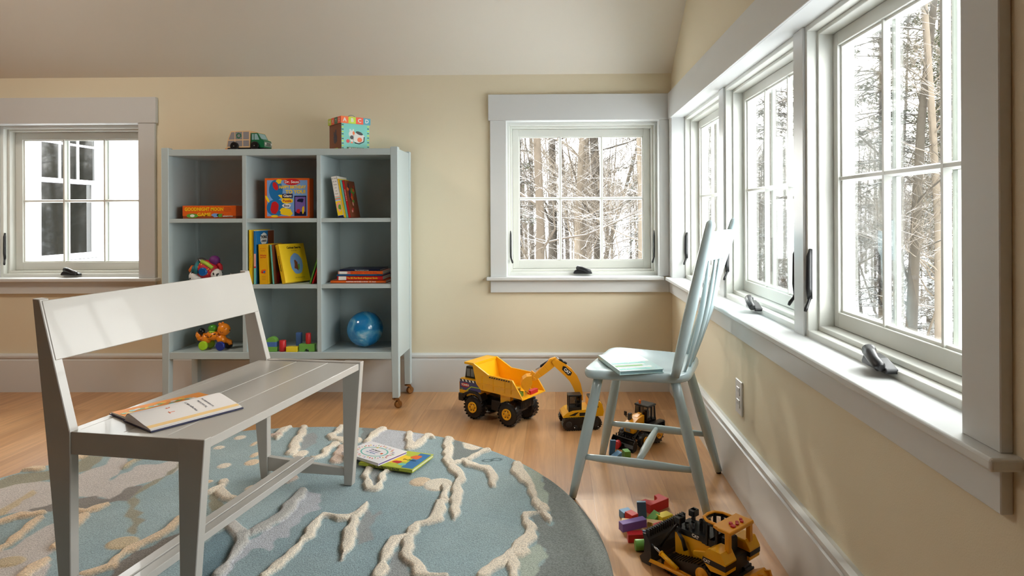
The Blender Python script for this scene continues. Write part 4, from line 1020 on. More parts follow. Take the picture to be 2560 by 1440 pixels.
for px, c_, hh, lab, le in ((776, c_green, .155, 'thin green book leaning right against the divider of the centre cubby', .30), (782.5, c_red, .150, 'thin red book leaning right against the divider of the centre cubby', .30)):
    th_ = .0085; x = on_y(px, 700, CF+.02).x
    book('picture_book', lab, (x-.003, CF+.022, zs2+.5*th_*math.sin(le)), 0, th_, .150 if c_ is c_green else .136, .14, c_, lean=le if c_ is c_green else .31)

# stack of five books lying flat, middle right cubby
stack = [(826, 965, .0135, c_orange, 'bottom orange book of the stack in the middle right cubby', 'HORTON HATCHES A WHO!   Dr. Seuss', cWHITE), (843, 957, .0215, c_red, 'thick red book second from the bottom of the stack in the middle right cubby', 'The BIG Red Book of Beginner Books', cYEL),
         (842, 955, .0075, c_blue, 'thin blue book in the middle of the stack in the middle right cubby', '', cWHITE), (845, 957, .0155, c_pink, 'orange and white book second from the top of the stack in the middle right cubby', 'MANY COLORED DAYS  Dr. Seuss', cRED),
         (849, 950, .0085, c_navy, 'dark blue book on top of the stack in the middle right cubby', 'What was I scared of?  Dr. Seuss', cWHITE)]
z = zs2
for k, (a, c, th_, cv, lab, txt, tc_) in enumerate(stack):
    Y = CF+.05+.003*k; xa, xb = on_y(a, 700, Y).x, on_y(c, 700, Y).x; hgt = xb-xa
    def sp(b, M, txt=txt, tc_=tc_, th_=th_, hgt=hgt, k=k):
        if txt: b.text(txt, th_*.62, M @ T(0, hgt*.45, .0002) @ Rz(-PI/2), tc_, bold=.0002, squeeze=1.0 if k != 1 else .75)
        if k in (1, 3): b.rect(-th_*.42, th_*.42, hgt*.06-.0+.0, hgt*.25, cWHITE, M, .0001) if False else b.rect(-th_*.42, th_*.42, hgt*.80, hgt*.97, cWHITE, M, .0001)
        if k == 3: b.rect(-th_*.48, th_*.48, .0, hgt*.72, cORANGE, M, .0001)
    # lying: thickness goes up, height goes along -x so that the title reads left to right
    t = book('picture_book', lab, (xb, Y, z+th_/2), R((-1, 1.5, 0, -2, 1)[k])*0, th_, hgt, .16, cv, M0=Ry(-PI/2), spine=sp)
    z += th_+.0002
# ---- toy blocks on the bottom middle shelf
def block(name, label, mb, m, loc, rz=0, group='wooden toy blocks on the bottom middle shelf', tilt=None):
    o = mb.build(name, m, None, bevel=.0009, seg=1); o.location = loc
    o.rotation_euler = (0, 0, rz) if tilt is None else (tilt[0], tilt[1], rz)
    return tag(o, label, 'toy block', group)
def bk(w, d, h): b = MB(); b.box(-w/2, w/2, -d/2, d/2, 0, h); return b
def halfround(w, d):
    r = w/2; b = MB(); b.prism([(r*math.cos(PI*k/16), r*math.sin(PI*k/16)*1.0) for k in range(17)], -d/2, d/2, 'y'); return b
def bridge(w, d, h, r):
    P = [(-w/2, 0), (-r, 0)]+[(-r*math.cos(PI*k/14), r*1.15*math.sin(PI*k/14)) for k in range(1, 14)]+[(r, 0), (w/2, 0), (w/2, h), (-w/2, h)]
    b = MB(); b.prism(P, -d/2, d/2, 'y'); return b
def wedge(w, d, h): b = MB(); b.prism([(-w/2, 0), (w/2, 0), (-w/2, h)], -d/2, d/2, 'y'); return b
YB = CF+.028; e = .0003
def bx_(px, Y=YB): return on_y(px, 870, Y).x
zb_ = zb
hb = .0235
block('toy_block', 'green block at the bottom of the small stack on the bottom middle shelf', bk(.062, .03, hb), W_GREEN, (bx_(681)-.004, YB, zb_+e))
block('toy_block', 'blue block between two green ones on the bottom middle shelf', bk(.058, .03, hb), W_BLUE, (bx_(679), YB, zb_+hb+2*e))
block('half_round_block', 'green half-round block topping the small stack on the bottom middle shelf', halfround(.050, .03), W_GREEN, (bx_(681.5), YB, zb_+2*hb+3*e))
b = MB(); b.cyl((0, 0, 0), (0, 0, .054), .0158, n=28)
block('cylinder_block', 'short red cylinder block beside the green and blue stack', b, W_RED, (bx_(707), YB, zb_+e))
block('toy_block', 'yellow block lying flat on the bottom middle shelf', bk(.055, .03, .0245), W_YEL, (bx_(733), YB-.006, zb_+e))
block('toy_block', 'blue block standing upright behind the green bridge block', bk(.026, .018, .083), W_BLUE, (bx_(748, YB+.05), YB+.05, zb_+e))
block('bridge_block', 'green arched bridge block at the right of the bottom middle shelf', bridge(.076, .03, .037, .0115), W_GREEN, (bx_(769.5), YB, zb_+e))
b = MB(); b.cyl((0, 0, 0), (0, 0, .052), .0125, n=28)
block('cylinder_block', 'slim red cylinder block standing on the green bridge block', b, W_RED, (bx_(771), YB, zb_+.037+2*e))

# ---- marbled blue ball
m_ball = bpy.data.materials.new('marbled_blue_rubber'); m_ball.use_nodes = True; nt = m_ball.node_tree; N = nt.nodes; L_ = nt.links; b_ = N['Principled BSDF']
tc = N.new('ShaderNodeTexCoord'); n = N.new('ShaderNodeTexNoise'); n.inputs['Scale'].default_value = 9; n.inputs['Detail'].default_value = 7; n.inputs['Distortion'].default_value = 1.4; L_.new(tc.outputs['Object'], n.inputs[0])
rp = N.new('ShaderNodeValToRGB'); L_.new(n.outputs['Fac'], rp.inputs[0]); e0, e1 = rp.color_ramp.elements; e0.position = .46; e0.color = srgb(20, 120, 180); e1.position = .70; e1.color = srgb(190, 218, 228)
el = rp.color_ramp.elements.new(.58); el.color = srgb(80, 160, 200)
L_.new(rp.outputs[0], b_.inputs['Base Color']); b_.inputs['Roughness'].default_value = .14; b_.inputs['Coat Weight'].default_value = .5
pc = on_y(912, 826, CF+.13); rb = .096*.94
b = MB(); b.ball((0, 0, 0), rb, 40); o = b.build('ball', m_ball); o.location = (pc.x, CF+.135, zb+rb+.0003); tag(o, 'shiny blue marbled rubber ball with white swirls in the bottom right cubby', 'ball')

# ---- spotted toy cat on wheels
or_ = paint('orange_toy_plastic', (240, 140, 30), .25); spot = paint('dark_brown_spots', (50, 24, 20), .4); limeg = paint('lime_wheel_plastic', (168, 214, 40), .3); dblue = paint('deep_blue_plastic', (24, 52, 140), .3); tg = paint('green_toy_plastic', (70, 150, 40), .25); blk = paint('black_toy_plastic', (16, 16, 18), .3)
Y = CF+.075; pc = on_y(537, 870, Y)
t = thing('toy_cat', 'orange spotted rolling toy cat with green and blue wheels in the bottom left cubby', 'toy', (pc.x, Y, zb+.0008), R(-6))
b = MB(); S = 1.0
b.ball((-.010, 0, .068), (.043, .026, .024), 24); b.tube([(-.035, 0, .07), (-.046, .0, .045), (-.044, 0, .03)], [.025, .023, .018], 16); b.tube([(.03, 0, .068), (.04, 0, .045), (.046, 0, .032)], [.024, .022, .017], 16)
b.tube([(.03, .012, .045), (.055, .014, .042), (.072, .014, .035), (.078, .012, .022)], [.016, .013, .012, .009], 12)
rs = random.Random(2)
for k in range(26):
    a = rs.uniform(-.9, .9); xx_ = rs.uniform(-.045, .03); p = Vector((xx_, -math.cos(a)*.026*math.sqrt(max(.05, 1-(xx_+.01)**2/.045**2)), .068+math.sin(a)*.024*math.sqrt(max(.05, 1-(xx_+.01)**2/.045**2))))
    b.ball(p, (.0026, .0015, .0026), 8, 1)
b.build('body', [or_, spot], t)
h = MB(); h.ball((.050, 0, .100), (.031, .028, .031), 28); h.ball((.036, -.012, .128), (.008, .005, .009), 12); h.ball((.036, .012, .128), (.008, .005, .009), 12); h.ball((.081, 0, .097), (.004, .004, .0035), 10, 1)
for p in ((.052, -.0275, .088), (.060, -.026, .090), (.048, -.0275, .094)): h.ball(p, (.0022, .0012, .0022), 8, 1)
h.ball((.066, -.019, .108), (.004, .003, .005), 10, 1); h.build('head', [or_, spot], t)
b = MB(); b.tube([(-.045, 0, .058), (-.062, 0, .048), (-.080, 0, .052), (-.089, 0, .070), (-.086, 0, .082)], [.010, .012, .014, .014, .012], 14)
for p in ((-.07, -.0125, .048), (-.082, -.0135, .058), (-.088, -.0125, .07), (-.062, -.0115, .05)): b.ball(p, (.0022, .0012, .0022), 8, 1)
b.ball((-.072, 0, .088), (.0175, .015, .0165), 18, 2); b.build('tail', [or_, spot, blk], t)
b = MB(); b.ball((-.010, 0, .104), (.023, .020, .020), 22); b.tube([(-.010, 0, .082), (-.010, 0, .094)], [.020, .018], 16, 1); b.build('push_knob', [tg, limeg], t)
for (x, yo, c_, c2) in ((-.042, -.030, limeg, 0), (-.040, .024, limeg, 0), (.050, -.030, dblue, 0), (.056, .024, blk, 0)):
    b = MB(); b.lathe([(0, .020), (.002, .0225), (.012, .0225), (.014, .020)], (x, yo-.007, .0228), (x, yo+1, .0228), 26); b.build('wheel', c_, t)

# ---- colourful activity ball toy
Y = CF+.085; pc = on_y(518, 690, Y); r5 = 1.0
t = thing('activity_ball', 'red, purple and dotted soft activity toy with a clear dome in the middle left cubby', 'toy', (pc.x, Y, zs2+.0008), 0)
pr = paint('purple_toy_fabric', (104, 30, 110), .6); rd = paint('red_toy_fabric', (186, 26, 40), .6); wd = paint('white_toy_fabric', (230, 226, 222), .6); lg = paint('lime_toy_fabric', (170, 196, 60), .6); tb = paint('bright_blue_plastic', (20, 90, 160), .2); tt = paint('teal_toy_fabric', (30, 110, 120), .6); rv = paint('orange_toy_fabric', (226, 110, 30), .6)
b = MB(); b.ball((0, 0, .068), (.058, .046, .048), 28)
rs = random.Random(7)
for k in range(34):
    a, c = rs.uniform(-2.9, -.2), rs.uniform(-.5, .9); q = math.sqrt(1-c*c); b.ball((.058*.985*q*math.cos(a), .046*.985*q*math.sin(a), .068+.048*.985*c), .0032, 6, 1)
b.tube([(-.03, -.040, .05), (-.036, -.036, .085), (-.03, -.02, .108)], [.010, .011, .009], 10, 2)
b.build('core', [rd, paint('yellow_dots', (236, 190, 60), .5), paint('teal_toy_fabric', (30, 110, 120), .6)], t)
for (p, s_) in (((-.052, -.012, .034), .031), ((.052, -.010, .046), .027)):
    b = MB(); b.ball(p, s_, 22)
    rs = random.Random(int(s_*1e4))
    for k in range(16):
        a, c = rs.uniform(0, 2*PI), rs.uniform(-1, 1); q = Vector((math.cos(a)*math.sqrt(1-c*c), math.sin(a)*math.sqrt(1-c*c), c)); b.ball(Vector(p)+q*s_*.97, .0042, 8, 1)
    b.build('dotted_knob', [wd, c_black], t)
b = MB(); b.ball((.038, 0, .112), (.027, .024, .026), 20); b.tube([(.05, 0, .10), (.068, 0, .085), (.074, -.005, .066)], [.012, .010, .008], 10, 1); b.build('knob', [pr, rd], t)
b = MB(); b.ball((-.026, -.006, .108), (.026, .022, .020), 20); b.build('clear_dome', glass_mat('clear_plastic', (.86, .9, .88), .12), t)
b = MB(); 
for p in ((-.034, -.012, .104), (-.02, -.014, .102), (-.026, -.008, .112)): b.ball(p, .0062, 10, 0)
b.build('rattle_bead', paint('silver_bead', (200, 200, 200), .2), t)
b = MB(); b.tube([(-.012, -.03, .112), (.02, -.036, .098), (.045, -.034, .078)], [.009, .010, .009], 10); b.build('strap', lg, t)
b = MB(); b.lathe([(0, .019), (.006, .021), (.014, .021), (.018, .017)], (.004, -.036, .060), (.004, -1, .060), 24); b.build('button', tb, t)
b = MB(); b.tube([(-.072, 0, .045), (-.08, 0, .065), (-.070, 0, .085)], [.012, .014, .010], 12); b.tube([(-.05, -.03, .06), (-.045, -.034, .085)], [.014, .010], 10, 1); b.build('loop', [rv, tt], t)

# ---- little wire rack
Y = CF+.09; pc = on_y(592, 690, Y); m_wire = mat('thin_wire', (176, 172, 160), .35, metal=.8)
t = thing('wire_stand', 'small wooden tray with a thin wire rail in the middle left cubby', 'toy', (pc.x, Y, zs2+.0008), 0)
b = MB(); b.rbox(-.028, .028, -.02, .02, .0, .012, .002); b.build('tray', mat('warm_toy_wood', (170, 104, 60), .5), t)
b = MB()
for s_ in (-1, 1): b.tube([(s_*.016, -.014, .012), (s_*.024, -.016, .05)], .0012, 6)
for k in range(5): zz_ = .018+.007*k; b.tube([(-.0175-.0012*k, -.0145, zz_), (.0175+.0012*k, -.0145, zz_)], .0007, 5)
b.build('wire_rail', m_wire, t)

# ---- wooden recycling truck on top
zt_ = zt; Y = CF+.10
tr = thing('toy_recycling_truck', 'grey and green wooden toy recycling truck on top of the bookcase', 'toy truck', (on_y(626, 350, Y).x, Y, zt_+.0008), R(-8))
gy = paint('grey_toy_paint', (140, 136, 140), .4); wdm = mat('pale_toy_wood', (226, 188, 140), .5); gr = paint('truck_green_paint', (16, 104, 64), .3); gl = paint('pale_blue_window_paint', (150, 184, 190), .25); sil = paint('silver_toy_paint', (150, 160, 150), .35)
b = MB()
body = [(-.110, .014), (-.102, .055), (-.085, .098), (.020, .098), (.020, .014)]
b.prism(body, -.034, .034, 'y')
FM = T(0, -.0342, 0) @ FACE_FRONT
def wood_panel(P): b.flat([(x, z, .0001) for x, z in P], 1, FM)
wood_panel([(-.104, .020), (-.099, .050), (-.064, .050), (-.064, .020)]); wood_panel([(-.097, .055), (-.082, .092), (-.064, .092), (-.064, .055)]); wood_panel([(-.060, .020), (-.060, .050), (-.022, .050), (-.022, .020)])
wood_panel([(-.060, .055), (-.060, .093), (-.022, .093), (-.022, .055)]); wood_panel([(-.017, .020), (-.017, .050), (.015, .050), (.015, .020)]); wood_panel([(-.017, .055), (-.017, .093), (.015, .093), (.015, .055)])
for k in range(3):
    a = PI/2+k*2*PI/3; cxx, cyy = -.041, .074
    for s0, s1 in ((.15, .85),):
        P = []
        for j in range(7): q = a+(s0+(s1-s0)*j/6)*2*PI/3; P.append((cxx+.0140*math.cos(q), cyy+.0140*math.sin(q), .0003))
        for j in range(6, -1, -1): q = a+(s0+(s1-s0)*j/6)*2*PI/3; P.append((cxx+.0085*math.cos(q), cyy+.0085*math.sin(q), .0003))
        b.flat(P, 2, FM)
    q = a+.12*2*PI/3; b.flat([(cxx+.0175*math.cos(q), cyy+.0175*math.sin(q), .0003), (cxx+.005*math.cos(q), cyy+.005*math.sin(q), .0003), (cxx+.0115*math.cos(q-.5), cyy+.0115*math.sin(q-.5), .0003)], 2, FM)
b.build('hopper', [wdm, gy, gr], tr)
b = MB(); b.prism([(.026, .012), (.026, .086), (.060, .086), (.078, .055), (.094, .048), (.096, .012)], -.032, .032, 'y'); FM = T(0, -.0322, 0) @ FACE_FRONT
b.flat([(.030, .052, .0001), (.040, .052, .0001), (.040, .081, .0001), (.030, .081, .0001)], 1, FM); b.flat([(.044, .052, .0001), (.070, .052, .0001), (.058, .081, .0001), (.044, .081, .0001)], 1, FM)
v0, v1 = Vector((.0605, 0, .0845)), Vector((.0778, 0, .0565)); nn = Vector((.028, 0, .0173)).normalized()*.0003
b.add([(v0.x+nn.x, -.027, v0.z+nn.z), (v0.x+nn.x, .027, v0.z+nn.z), (v1.x+nn.x, .028, v1.z+nn.z), (v1.x+nn.x, -.028, v1.z+nn.z)], [(0, 3, 2, 1)], 1)
b.box(.0955, .0985, -.030, .030, .018, .042, 2)
for k in range(3): b.box(.0985, .0995, -.018, .018, .022+.006*k, .025+.006*k, 3)
for s_ in (-1, 1): b.cyl((.098, s_*.024, .032), (.101, s_*.024, .032), .005, n=12, m=4)
b.build('cab', [gr, gl, sil, c_black, c_white], tr)
b = MB(); b.box(.024, .058, -.030, .030, .086, .090); b.build('cab_roof', wdm, tr)
b = MB(); b.rbox(-.108, .092, -.028, .028, .006, .0145, .001); b.build('chassis', c_black, tr)
b = MB(); b.rbox(-.128, -.104, -.02, .02, .005, .013, .002); b.tube([(-.128, 0, .009), (-.114, 0, .02), (-.104, 0, .016)], .004, 8); b.build('hitch', or_, tr)
for x in (-.062, .050):
    for s_ in (-1, 1):
        b = MB(); b.lathe([(0, .019), (.002, .0215), (.009, .0215), (.011, .019)], (x, s_*.0335 if s_ > 0 else -.0445, .0215), (x, 1 if s_ > 0 else 1, .0215), 24)
        w2 = b.build('wheel', blk, tr); h = MB(); h.ball((x, s_*.0445 if s_ > 0 else -.0448, .0215), (.0028, .0015, .0028), 8); h.build('axle_cap', sil, w2)

# ---- ABC block box with a lid
Y = CF+.055; pb = on_y(878, 350, Y); xf0, xf1 = on_y(856.5, 350, Y).x, on_y(924, 350, Y).x
bw = .146; rz = R(42)
bxo = thing('abc_block_box', 'tall teal and brown keepsake box with an ABC lid on top of the bookcase', 'box', (on_y(873, 350, CF+.12).x, CF+.122, zt_+.0008), rz)
H_ = .158; w2 = bw/2
b = MB(); b.rbox(-w2, w2, -w2, w2, 0, H_-.012, .001)
FF, FL = T(0, -w2-.0002, 0) @ FACE_FRONT, T(-w2-.0002, 0, 0) @ FACE_LEFT
b.rect(-w2, w2, 0, H_-.012, 1, FF)
for k in range(12): b.rect(-w2+.001, -w2+.011, .002+k*.0115, .002+k*.0115+.0058, 2 if k % 2 else 9, FF, .0002); b.rect(w2-.011, w2-.001, .002+k*.0115, .002+k*.0115+.0058, 9 if k % 2 else 2, FF, .0002)
b.rect(-w2, w2, 0, H_-.012, 3, FL)
b.disc(.014, .060, .034, .026, 4, FF, 24, z=.0003, wob=.04); b.disc(-.020, .076, .016, .018, 4, FF, 16, z=.0003); b.disc(-.018, .050, .010, .014, 4, FF, 14, z=.0003); b.disc(-.028, .094, .004, .008, 4, FF, 8, z=.0003, rot=.2); b.disc(-.012, .095, .004, .008, 4, FF, 8, z=.0003, rot=-.2)
b.disc(.020, .083, .020, .008, 5, FF, 14, z=.0005, rot=-.3); b.disc(-.020, .060, .009, .010, 5, FF, 12, z=.0005); b.disc(.022, .050, .013, .012, 6, FF, 14, z=.0005); b.disc(-.010, .082, .006, .009, 6, FF, 10, z=.0005); b.tube([(-.005, -w2-.0003, .034), (.02, -w2-.0003, .030), (.044, -w2-.0003, .042), (.046, -w2-.0003, .066)], .0025, 6, 5)
b.disc(-.040, .040, .009, .009, 7, FF, 14, z=.0004); b.disc(-.020, .034, .007, .004, 6, FF, 10, z=.0005)
b.rect(-.046, .046, .0, .011, 8, FF, .0003); b.text('ABC BLOCK BOOK', .0085, FF @ T(0, .0055, .0005), 4, bold=.0003)
b.disc(.0, .055, .022, .024, 10, FL, 16, z=.0003, wob=.12); b.disc(.006, .085, .008, .018, 10, FL, 12, z=.0003, wob=.2); b.disc(-.012, .080, .008, .012, 10, FL, 10, z=.0003, wob=.2, rot=.5)
b.rect(-.03, .03, .001, .008, 2, FL, .0003)
b.build('box_body', [c_teal, c_teal, c_lime, c_brown, c_white, c_black, c_orange, c_red, c_dgreen, c_dgreen, c_navy], bxo)
b = MB(); lw = w2+.005; b.rbox(-lw, lw, -lw, lw, H_-.030, H_+.004, .001)
FF, FL = T(0, -lw-.0002, 0) @ FACE_FRONT, T(-lw-.0002, 0, 0) @ FACE_LEFT
for k, (c, ch) in enumerate(((1, 'A'), (2, 'B'), (3, 'C'), (4, 'D'))):
    a = -lw+k*lw/2; b.rect(a, a+lw/2, H_-.030, H_+.003, c, FF); b.text(ch, .026, FF @ T(a+lw/4, H_-.0135, .0003), 5, bold=.0010)
    b.rect(a, a+lw/2, H_-.030, H_+.003, (2, 3, 6, 3)[k], FL); b.text('WXYZ'[k], .022, FL @ T(a+lw/4, H_-.0135, .0003), 5, bold=.0004)
b.build('lid', [c_orange, c_orange, c_lime, paint('printed_coral', (226, 76, 44), .35), paint('printed_sea_blue', (60, 150, 170), .35), c_white, c_dgreen], bxo)
b = MB(); b.tube([(-.02+.065*k/10, 0, H_+.004+.020*math.sin(PI*k/10)) for k in range(11)], .0011, 6); b.build('string_handle', paint('dark_teal_cord', (50, 110, 120), .6), bxo)
# ================================================================== OPEN BOOK ON THE BENCH, BOOKS ON THE RUG, BOOK ON THE CHAIR
c_pagew = paint('open_page_paper', (236, 232, 230), .6)
hv = Vector((.56, .83)); a_ = math.atan2(-.56, .83)
ob = thing('open_book', 'open picture book with orange and white pages lying on the bench seat', 'book', (-1.056, 1.560, .4435), a_)
HB = .222
b = MB(); b.rbox(-.098, -.004, -.006, HB-.002, .0005, .0035, .0008); b.rbox(-.006, .140, -.010, HB-.006, .0005, .0035, .0008); b.build('cover', [c_navy], ob)
b = MB(); lp = [(-.094, .0036), (-.094, .0066), (-.05, .0078), (-.012, .0085), (-.001, .0062), (-.001, .0036)]
b.prism([(x, z) for x, z in lp], -.003, HB-.004, 'y')
for x0, x1, c in ((-.094, -.05, 1), (-.05, -.012, 1)):
    pass
# orange printed left page follows the block surface
def strip(b, P, y0, y1, m, up=.0004):
    for (x0, z0), (x1, z1) in zip(P[:-1], P[1:]): b.add([(x0, y0, z0+up), (x1, y0, z1+up), (x1, y1, z1+up), (x0, y1, z0+up)], [(0, 1, 2, 3)], m)
strip(b, [(-.0935, .0066), (-.05, .0078), (-.012, .0085)], -.002, HB-.005, 1)
for k in range(16):
    rr_ = random.Random(k+5); yy = .01+.011*k; b.disc(-.052+rr_.uniform(-.014, .014), yy, .006, .009, (2, 3, 4, 5)[k % 4], None, 9, z=.0088+k*.00003, wob=.35, seed=k)
b.build('left_pages', [c_page, paint('orange_page', (240, 150, 40), .5), c_green, c_yel, c_teal, c_white], ob)
rp_ = [(0, .0062), (.004, .016), (.012, .0225), (.022, .0245), (.034, .0235), (.06, .0190), (.09, .0135), (.115, .0095), (.134, .0062)]
b = MB(); b.prism([(.0, .0036)]+[(x, z-.0012) for x, z in rp_]+[(.134, .0036)], -.008, HB-.008, 'y'); strip(b, rp_, -.0085, HB-.0075, 0, 0)
def onpage(x):
    for (x0, z0), (x1, z1) in zip(rp_[:-1], rp_[1:]):
        if x0 <= x <= x1: return z0+(z1-z0)*(x-x0)/(x1-x0)
    return .006
strip(b, [(.112, .0101), (.126, .0077)], -.008, HB-.009, 1, .0003)
sl_ = math.atan2(-.0055, .03)
def ptext(t, size, x, y, m):
    z = onpage(x); M = T(x, y, z+.0006) @ Ry(-sl_) @ Rz(-PI/2*0)
    b.text(t, size, M @ Rz(PI), m, bold=.0002)
ptext('T', .020, .070, .070, 2); ptext('t', .020, .044, .070, 2)
ptext('What begins with T?', .0075, .066, .118, 3); ptext('Ten tired turtles', .0075, .066, .146, 3); ptext('on a tuttle-tuttle tree.', .0070, .064, .160, 3)
b.build('right_pages', [c_pagew, paint('pale_orange_stripe', (238, 202, 140), .5), c_orange, paint('grey_ink', (90, 90, 100), .6)], ob)

def flat_book(name, label, c, ang, l, w, th, cover, edge, printer, z0):
    t = thing(name, label, 'book', (c[0], c[1], z0), ang); b = MB()
    b.rbox(-l/2, l/2, -w/2, w/2, 0, .0022, .0006); b.rbox(-l/2, l/2, -w/2, w/2, th-.0022, th, .0006); b.rbox(-l/2, l/2, -w/2, -w/2+.0022, 0, th, .0006)
    printer(b, T(0, 0, th+.0002), T(0, -w/2-.0002, th/2) @ FACE_FRONT)
    b.build('cover', [cover, c_white, c_yel, c_red, c_blue, c_black, c_green, c_orange, c_pink, c_teal, c_purple], t)
    p = MB(); p.box(-l/2+.004, l/2-.003, -w/2+.002, w/2-.003, .0022, th-.0022); p.build('pages', edge, t); return t
def pr_green(b, M, S):
    b.rect(.06, .108, -.07, .07, 4, M, .0001); b.disc(-.02, .0, .07, .045, 2, M, 18, z=.0002, wob=.15); b.disc(.02, -.03, .018, .012, 3, M, 12, z=.0004, wob=.2); b.disc(.05, -.045, .016, .010, 9, M, 12, z=.0004, wob=.1); b.disc(.065, .03, .02, .02, 7, M, 12, z=.0003, wob=.2)
    b.text('Dr. Seuss', .014, M @ T(.055, .0, .0006) @ Rz(PI/2*0), 5, bold=.0003); b.text('One Fish Two Fish Red Fish Blue Fish', .0085, S @ T(-.005, 0, .0002), 5, bold=.0003)
def pr_white(b, M, S):
    n = 44; 
    for k in range(n):
        t = 2*PI*k/n; rr_ = 1.0+.04*((k*7) % 5); x, y = .066*rr_*math.cos(t), .046*rr_*math.sin(t); b.disc(x*1.12, y*1.12, .0062, .0022, (3, 7, 6, 8, 10, 2)[k % 6], M, 7, z=.0002, rot=t)
    K = 40
    for r0, r1, m in ((1.0, .90, 9),):
        for k in range(K):
            a, c = 2*PI*k/K, 2*PI*(k+1)/K
            b.flat([(.062*r0*math.cos(a), .042*r0*math.sin(a), .0002), (.062*r0*math.cos(c), .042*r0*math.sin(c), .0002), (.062*r1*math.cos(c), .042*r1*math.sin(c), .0002), (.062*r1*math.cos(a), .042*r1*math.sin(a), .0002)], m, M)
    for k, wd in enumerate(('Old Mother', 'Goose and', 'her rhymes')): b.text(wd, .011, M @ T(-.004, .012-.013*k, .0003), (5, 10, 4)[k], bold=.0002)
    b.disc(-.02, .034, .004, .006, 2, M, 8, z=.0005); b.disc(.04, -.0, .006, .006, 7, M, 8, z=.0005)
zr = .0212
flat_book('picture_book', 'yellow-green picture book lying on the rug under the white one', (-.595, 2.375), R(-18), .225, .158, .011, paint('olive_yellow_cover', (178, 188, 50), .3), c_page, pr_green, zr+.0078)
flat_book('picture_book', 'white picture book with a wreath of small marks on the rug beside the bench', (-.690, 2.413), R(-33), .205, .143, .010, paint('white_glossy_cover', (236, 232, 234), .3), c_purple, pr_white, zr+.0195)
def pr_pale(b, M, S):
    b.rect(-.120, .0, -.070, .070, 1, M, .0001)
    for k, (x, w) in enumerate(((.012, .014), (.032, .010), (.048, .016), (.070, .012), (.090, .016))): b.rect(x, x+w, -.068, .05-.012*(k % 3), (9, 1, 6, 1, 9)[k], M, .0002)
    for k in range(40): rr_ = random.Random(k); b.disc(rr_.uniform(-.11, .11), rr_.uniform(-.065, .065), .003, .0014, (9, 1, 4)[k % 3], M, 6, z=.0004, rot=rr_.uniform(0, 3))
pale = paint('pale_aqua_cover', (178, 206, 206), .22)
flat_book('picture_book', 'pale aqua hardback book lying on the seat of the grey-blue chair', (.251, 2.158), R(-77), .238, .150, .013, pale, paint('aqua_page_edges', (120, 150, 156), .6), pr_pale, ZS+.0002)
# ================================================================== TOY VEHICLES
ty = paint('toy_yellow_plastic', (244, 180, 20), .28); tyo = paint('toy_amber_plastic', (236, 160, 28), .28); tk = paint('toy_black_plastic', (20, 20, 22), .32); tkd = paint('toy_charcoal_plastic', (44, 44, 46), .4); tpane = paint('toy_grey_window', (120, 124, 124), .15); tsil = mat('toy_silver', (190, 192, 196), .25, metal=.9); tbl = paint('toy_violet_decal', (74, 72, 120), .3); tor = paint('toy_orange_light', (240, 110, 20), .3)
def wheel(parent, x, y, r, w, side, tread=True, rimr=.5, rim=None, nl=22, name='wheel'):
    """side: +1 outer face toward +y"""
    b = MB(); y0, y1 = y-w/2, y+w/2
    prof = [(0, r*.60), (w*.04, r*.82), (w*.16, r*.962), (w*.84, r*.962), (w*.96, r*.82), (w, r*.60)]
    b.lathe(prof, (x, y0, r), (x, y0+1, r), 36)
    if tread:
        for k in range(nl):
            a = 2*PI*k/nl
            for s_ in (-1, 1):
                M = T(x, y, r) @ Ry(a+(s_*PI/nl*.5)) @ T(0, s_*w*.26, r*.965) @ Rz(s_*.45); b.box(-r*.06, r*.06, -w*.24, w*.24, -r*.05, r*.012, 0, M)
    o = b.build(name, tk, parent)
    h = MB(); yo = y1 if side > 0 else y0; d = side
    h.lathe([(-.004, r*rimr*1.0), (.0, r*rimr*1.02), (.0015, r*rimr*.95), (-.001, r*rimr*.80), (-.004, r*rimr*.5), (-.0035, r*.2), (.001, r*.17), (.0015, .0001)], (x, yo+d*.0042, r), (x, yo+d*1.0042, r), 26)
    for k in range(6): a = 2*PI*k/6; h.cyl((x+math.cos(a)*r*rimr*.62, yo+d*.0005, r+math.sin(a)*r*rimr*.62), (x+math.cos(a)*r*rimr*.62, yo+d*.0028, r+math.sin(a)*r*rimr*.62), r*.045, n=8, m=1)
    h.build('hub', [rim or ty, tkd], o); return o

# ---------------------------------------------------------------- dump truck
DT = thing('toy_dump_truck', 'large yellow and black toy dump truck loaded with wooden blocks', 'toy truck', (-.2535, 2.971, 0), math.atan2(.54, -.842))
R_ = .057
for x in (.099, -.099):
    for s_ in (1, -1): wheel(DT, x, s_*.066, R_, .044, s_, rimr=.44)
b = MB(); b.box(-.135, .150, -.030, .030, .060, .108); b.cyl((.099, -.05, R_), (.099, .05, R_), .010); b.cyl((-.099, -.05, R_), (-.099, .05, R_), .010)
b.rbox(-.050, .015, .030, .058, .050, .098, .003); b.rbox(-.050, .015, -.058, -.030, .050, .098, .003)
b.box(-.150, -.130, -.050, .050, .075, .110)
for k in range(8): b.box(-.152, -.149, -.048+.0125*k, -.042+.0125*k, .078, .107)
b.build('chassis', tk, DT, bevel=.0015, seg=1)
for s_ in (1, -1):
    b = MB(); P = [(.160, .100), (.150, .118), (.122, .131), (.080, .131), (.052, .118), (.040, .096), (.050, .090), (.064, .108), (.086, .120), (.116, .120), (.140, .108), (.148, .094)]
    P = [(x, z) for x, z in P]; y0, y1 = (.044, .090) if s_ > 0 else (-.090, -.044)
    b.prism(P, y0, y1, 'y'); b.build('fender', tk, DT, bevel=.0012, seg=1)
b = MB(); b.rbox(.158, .188, -.088, .088, .076, .112, .003); b.box(.150, .165, -.06, .06, .06, .09); b.build('bumper', tk, DT)
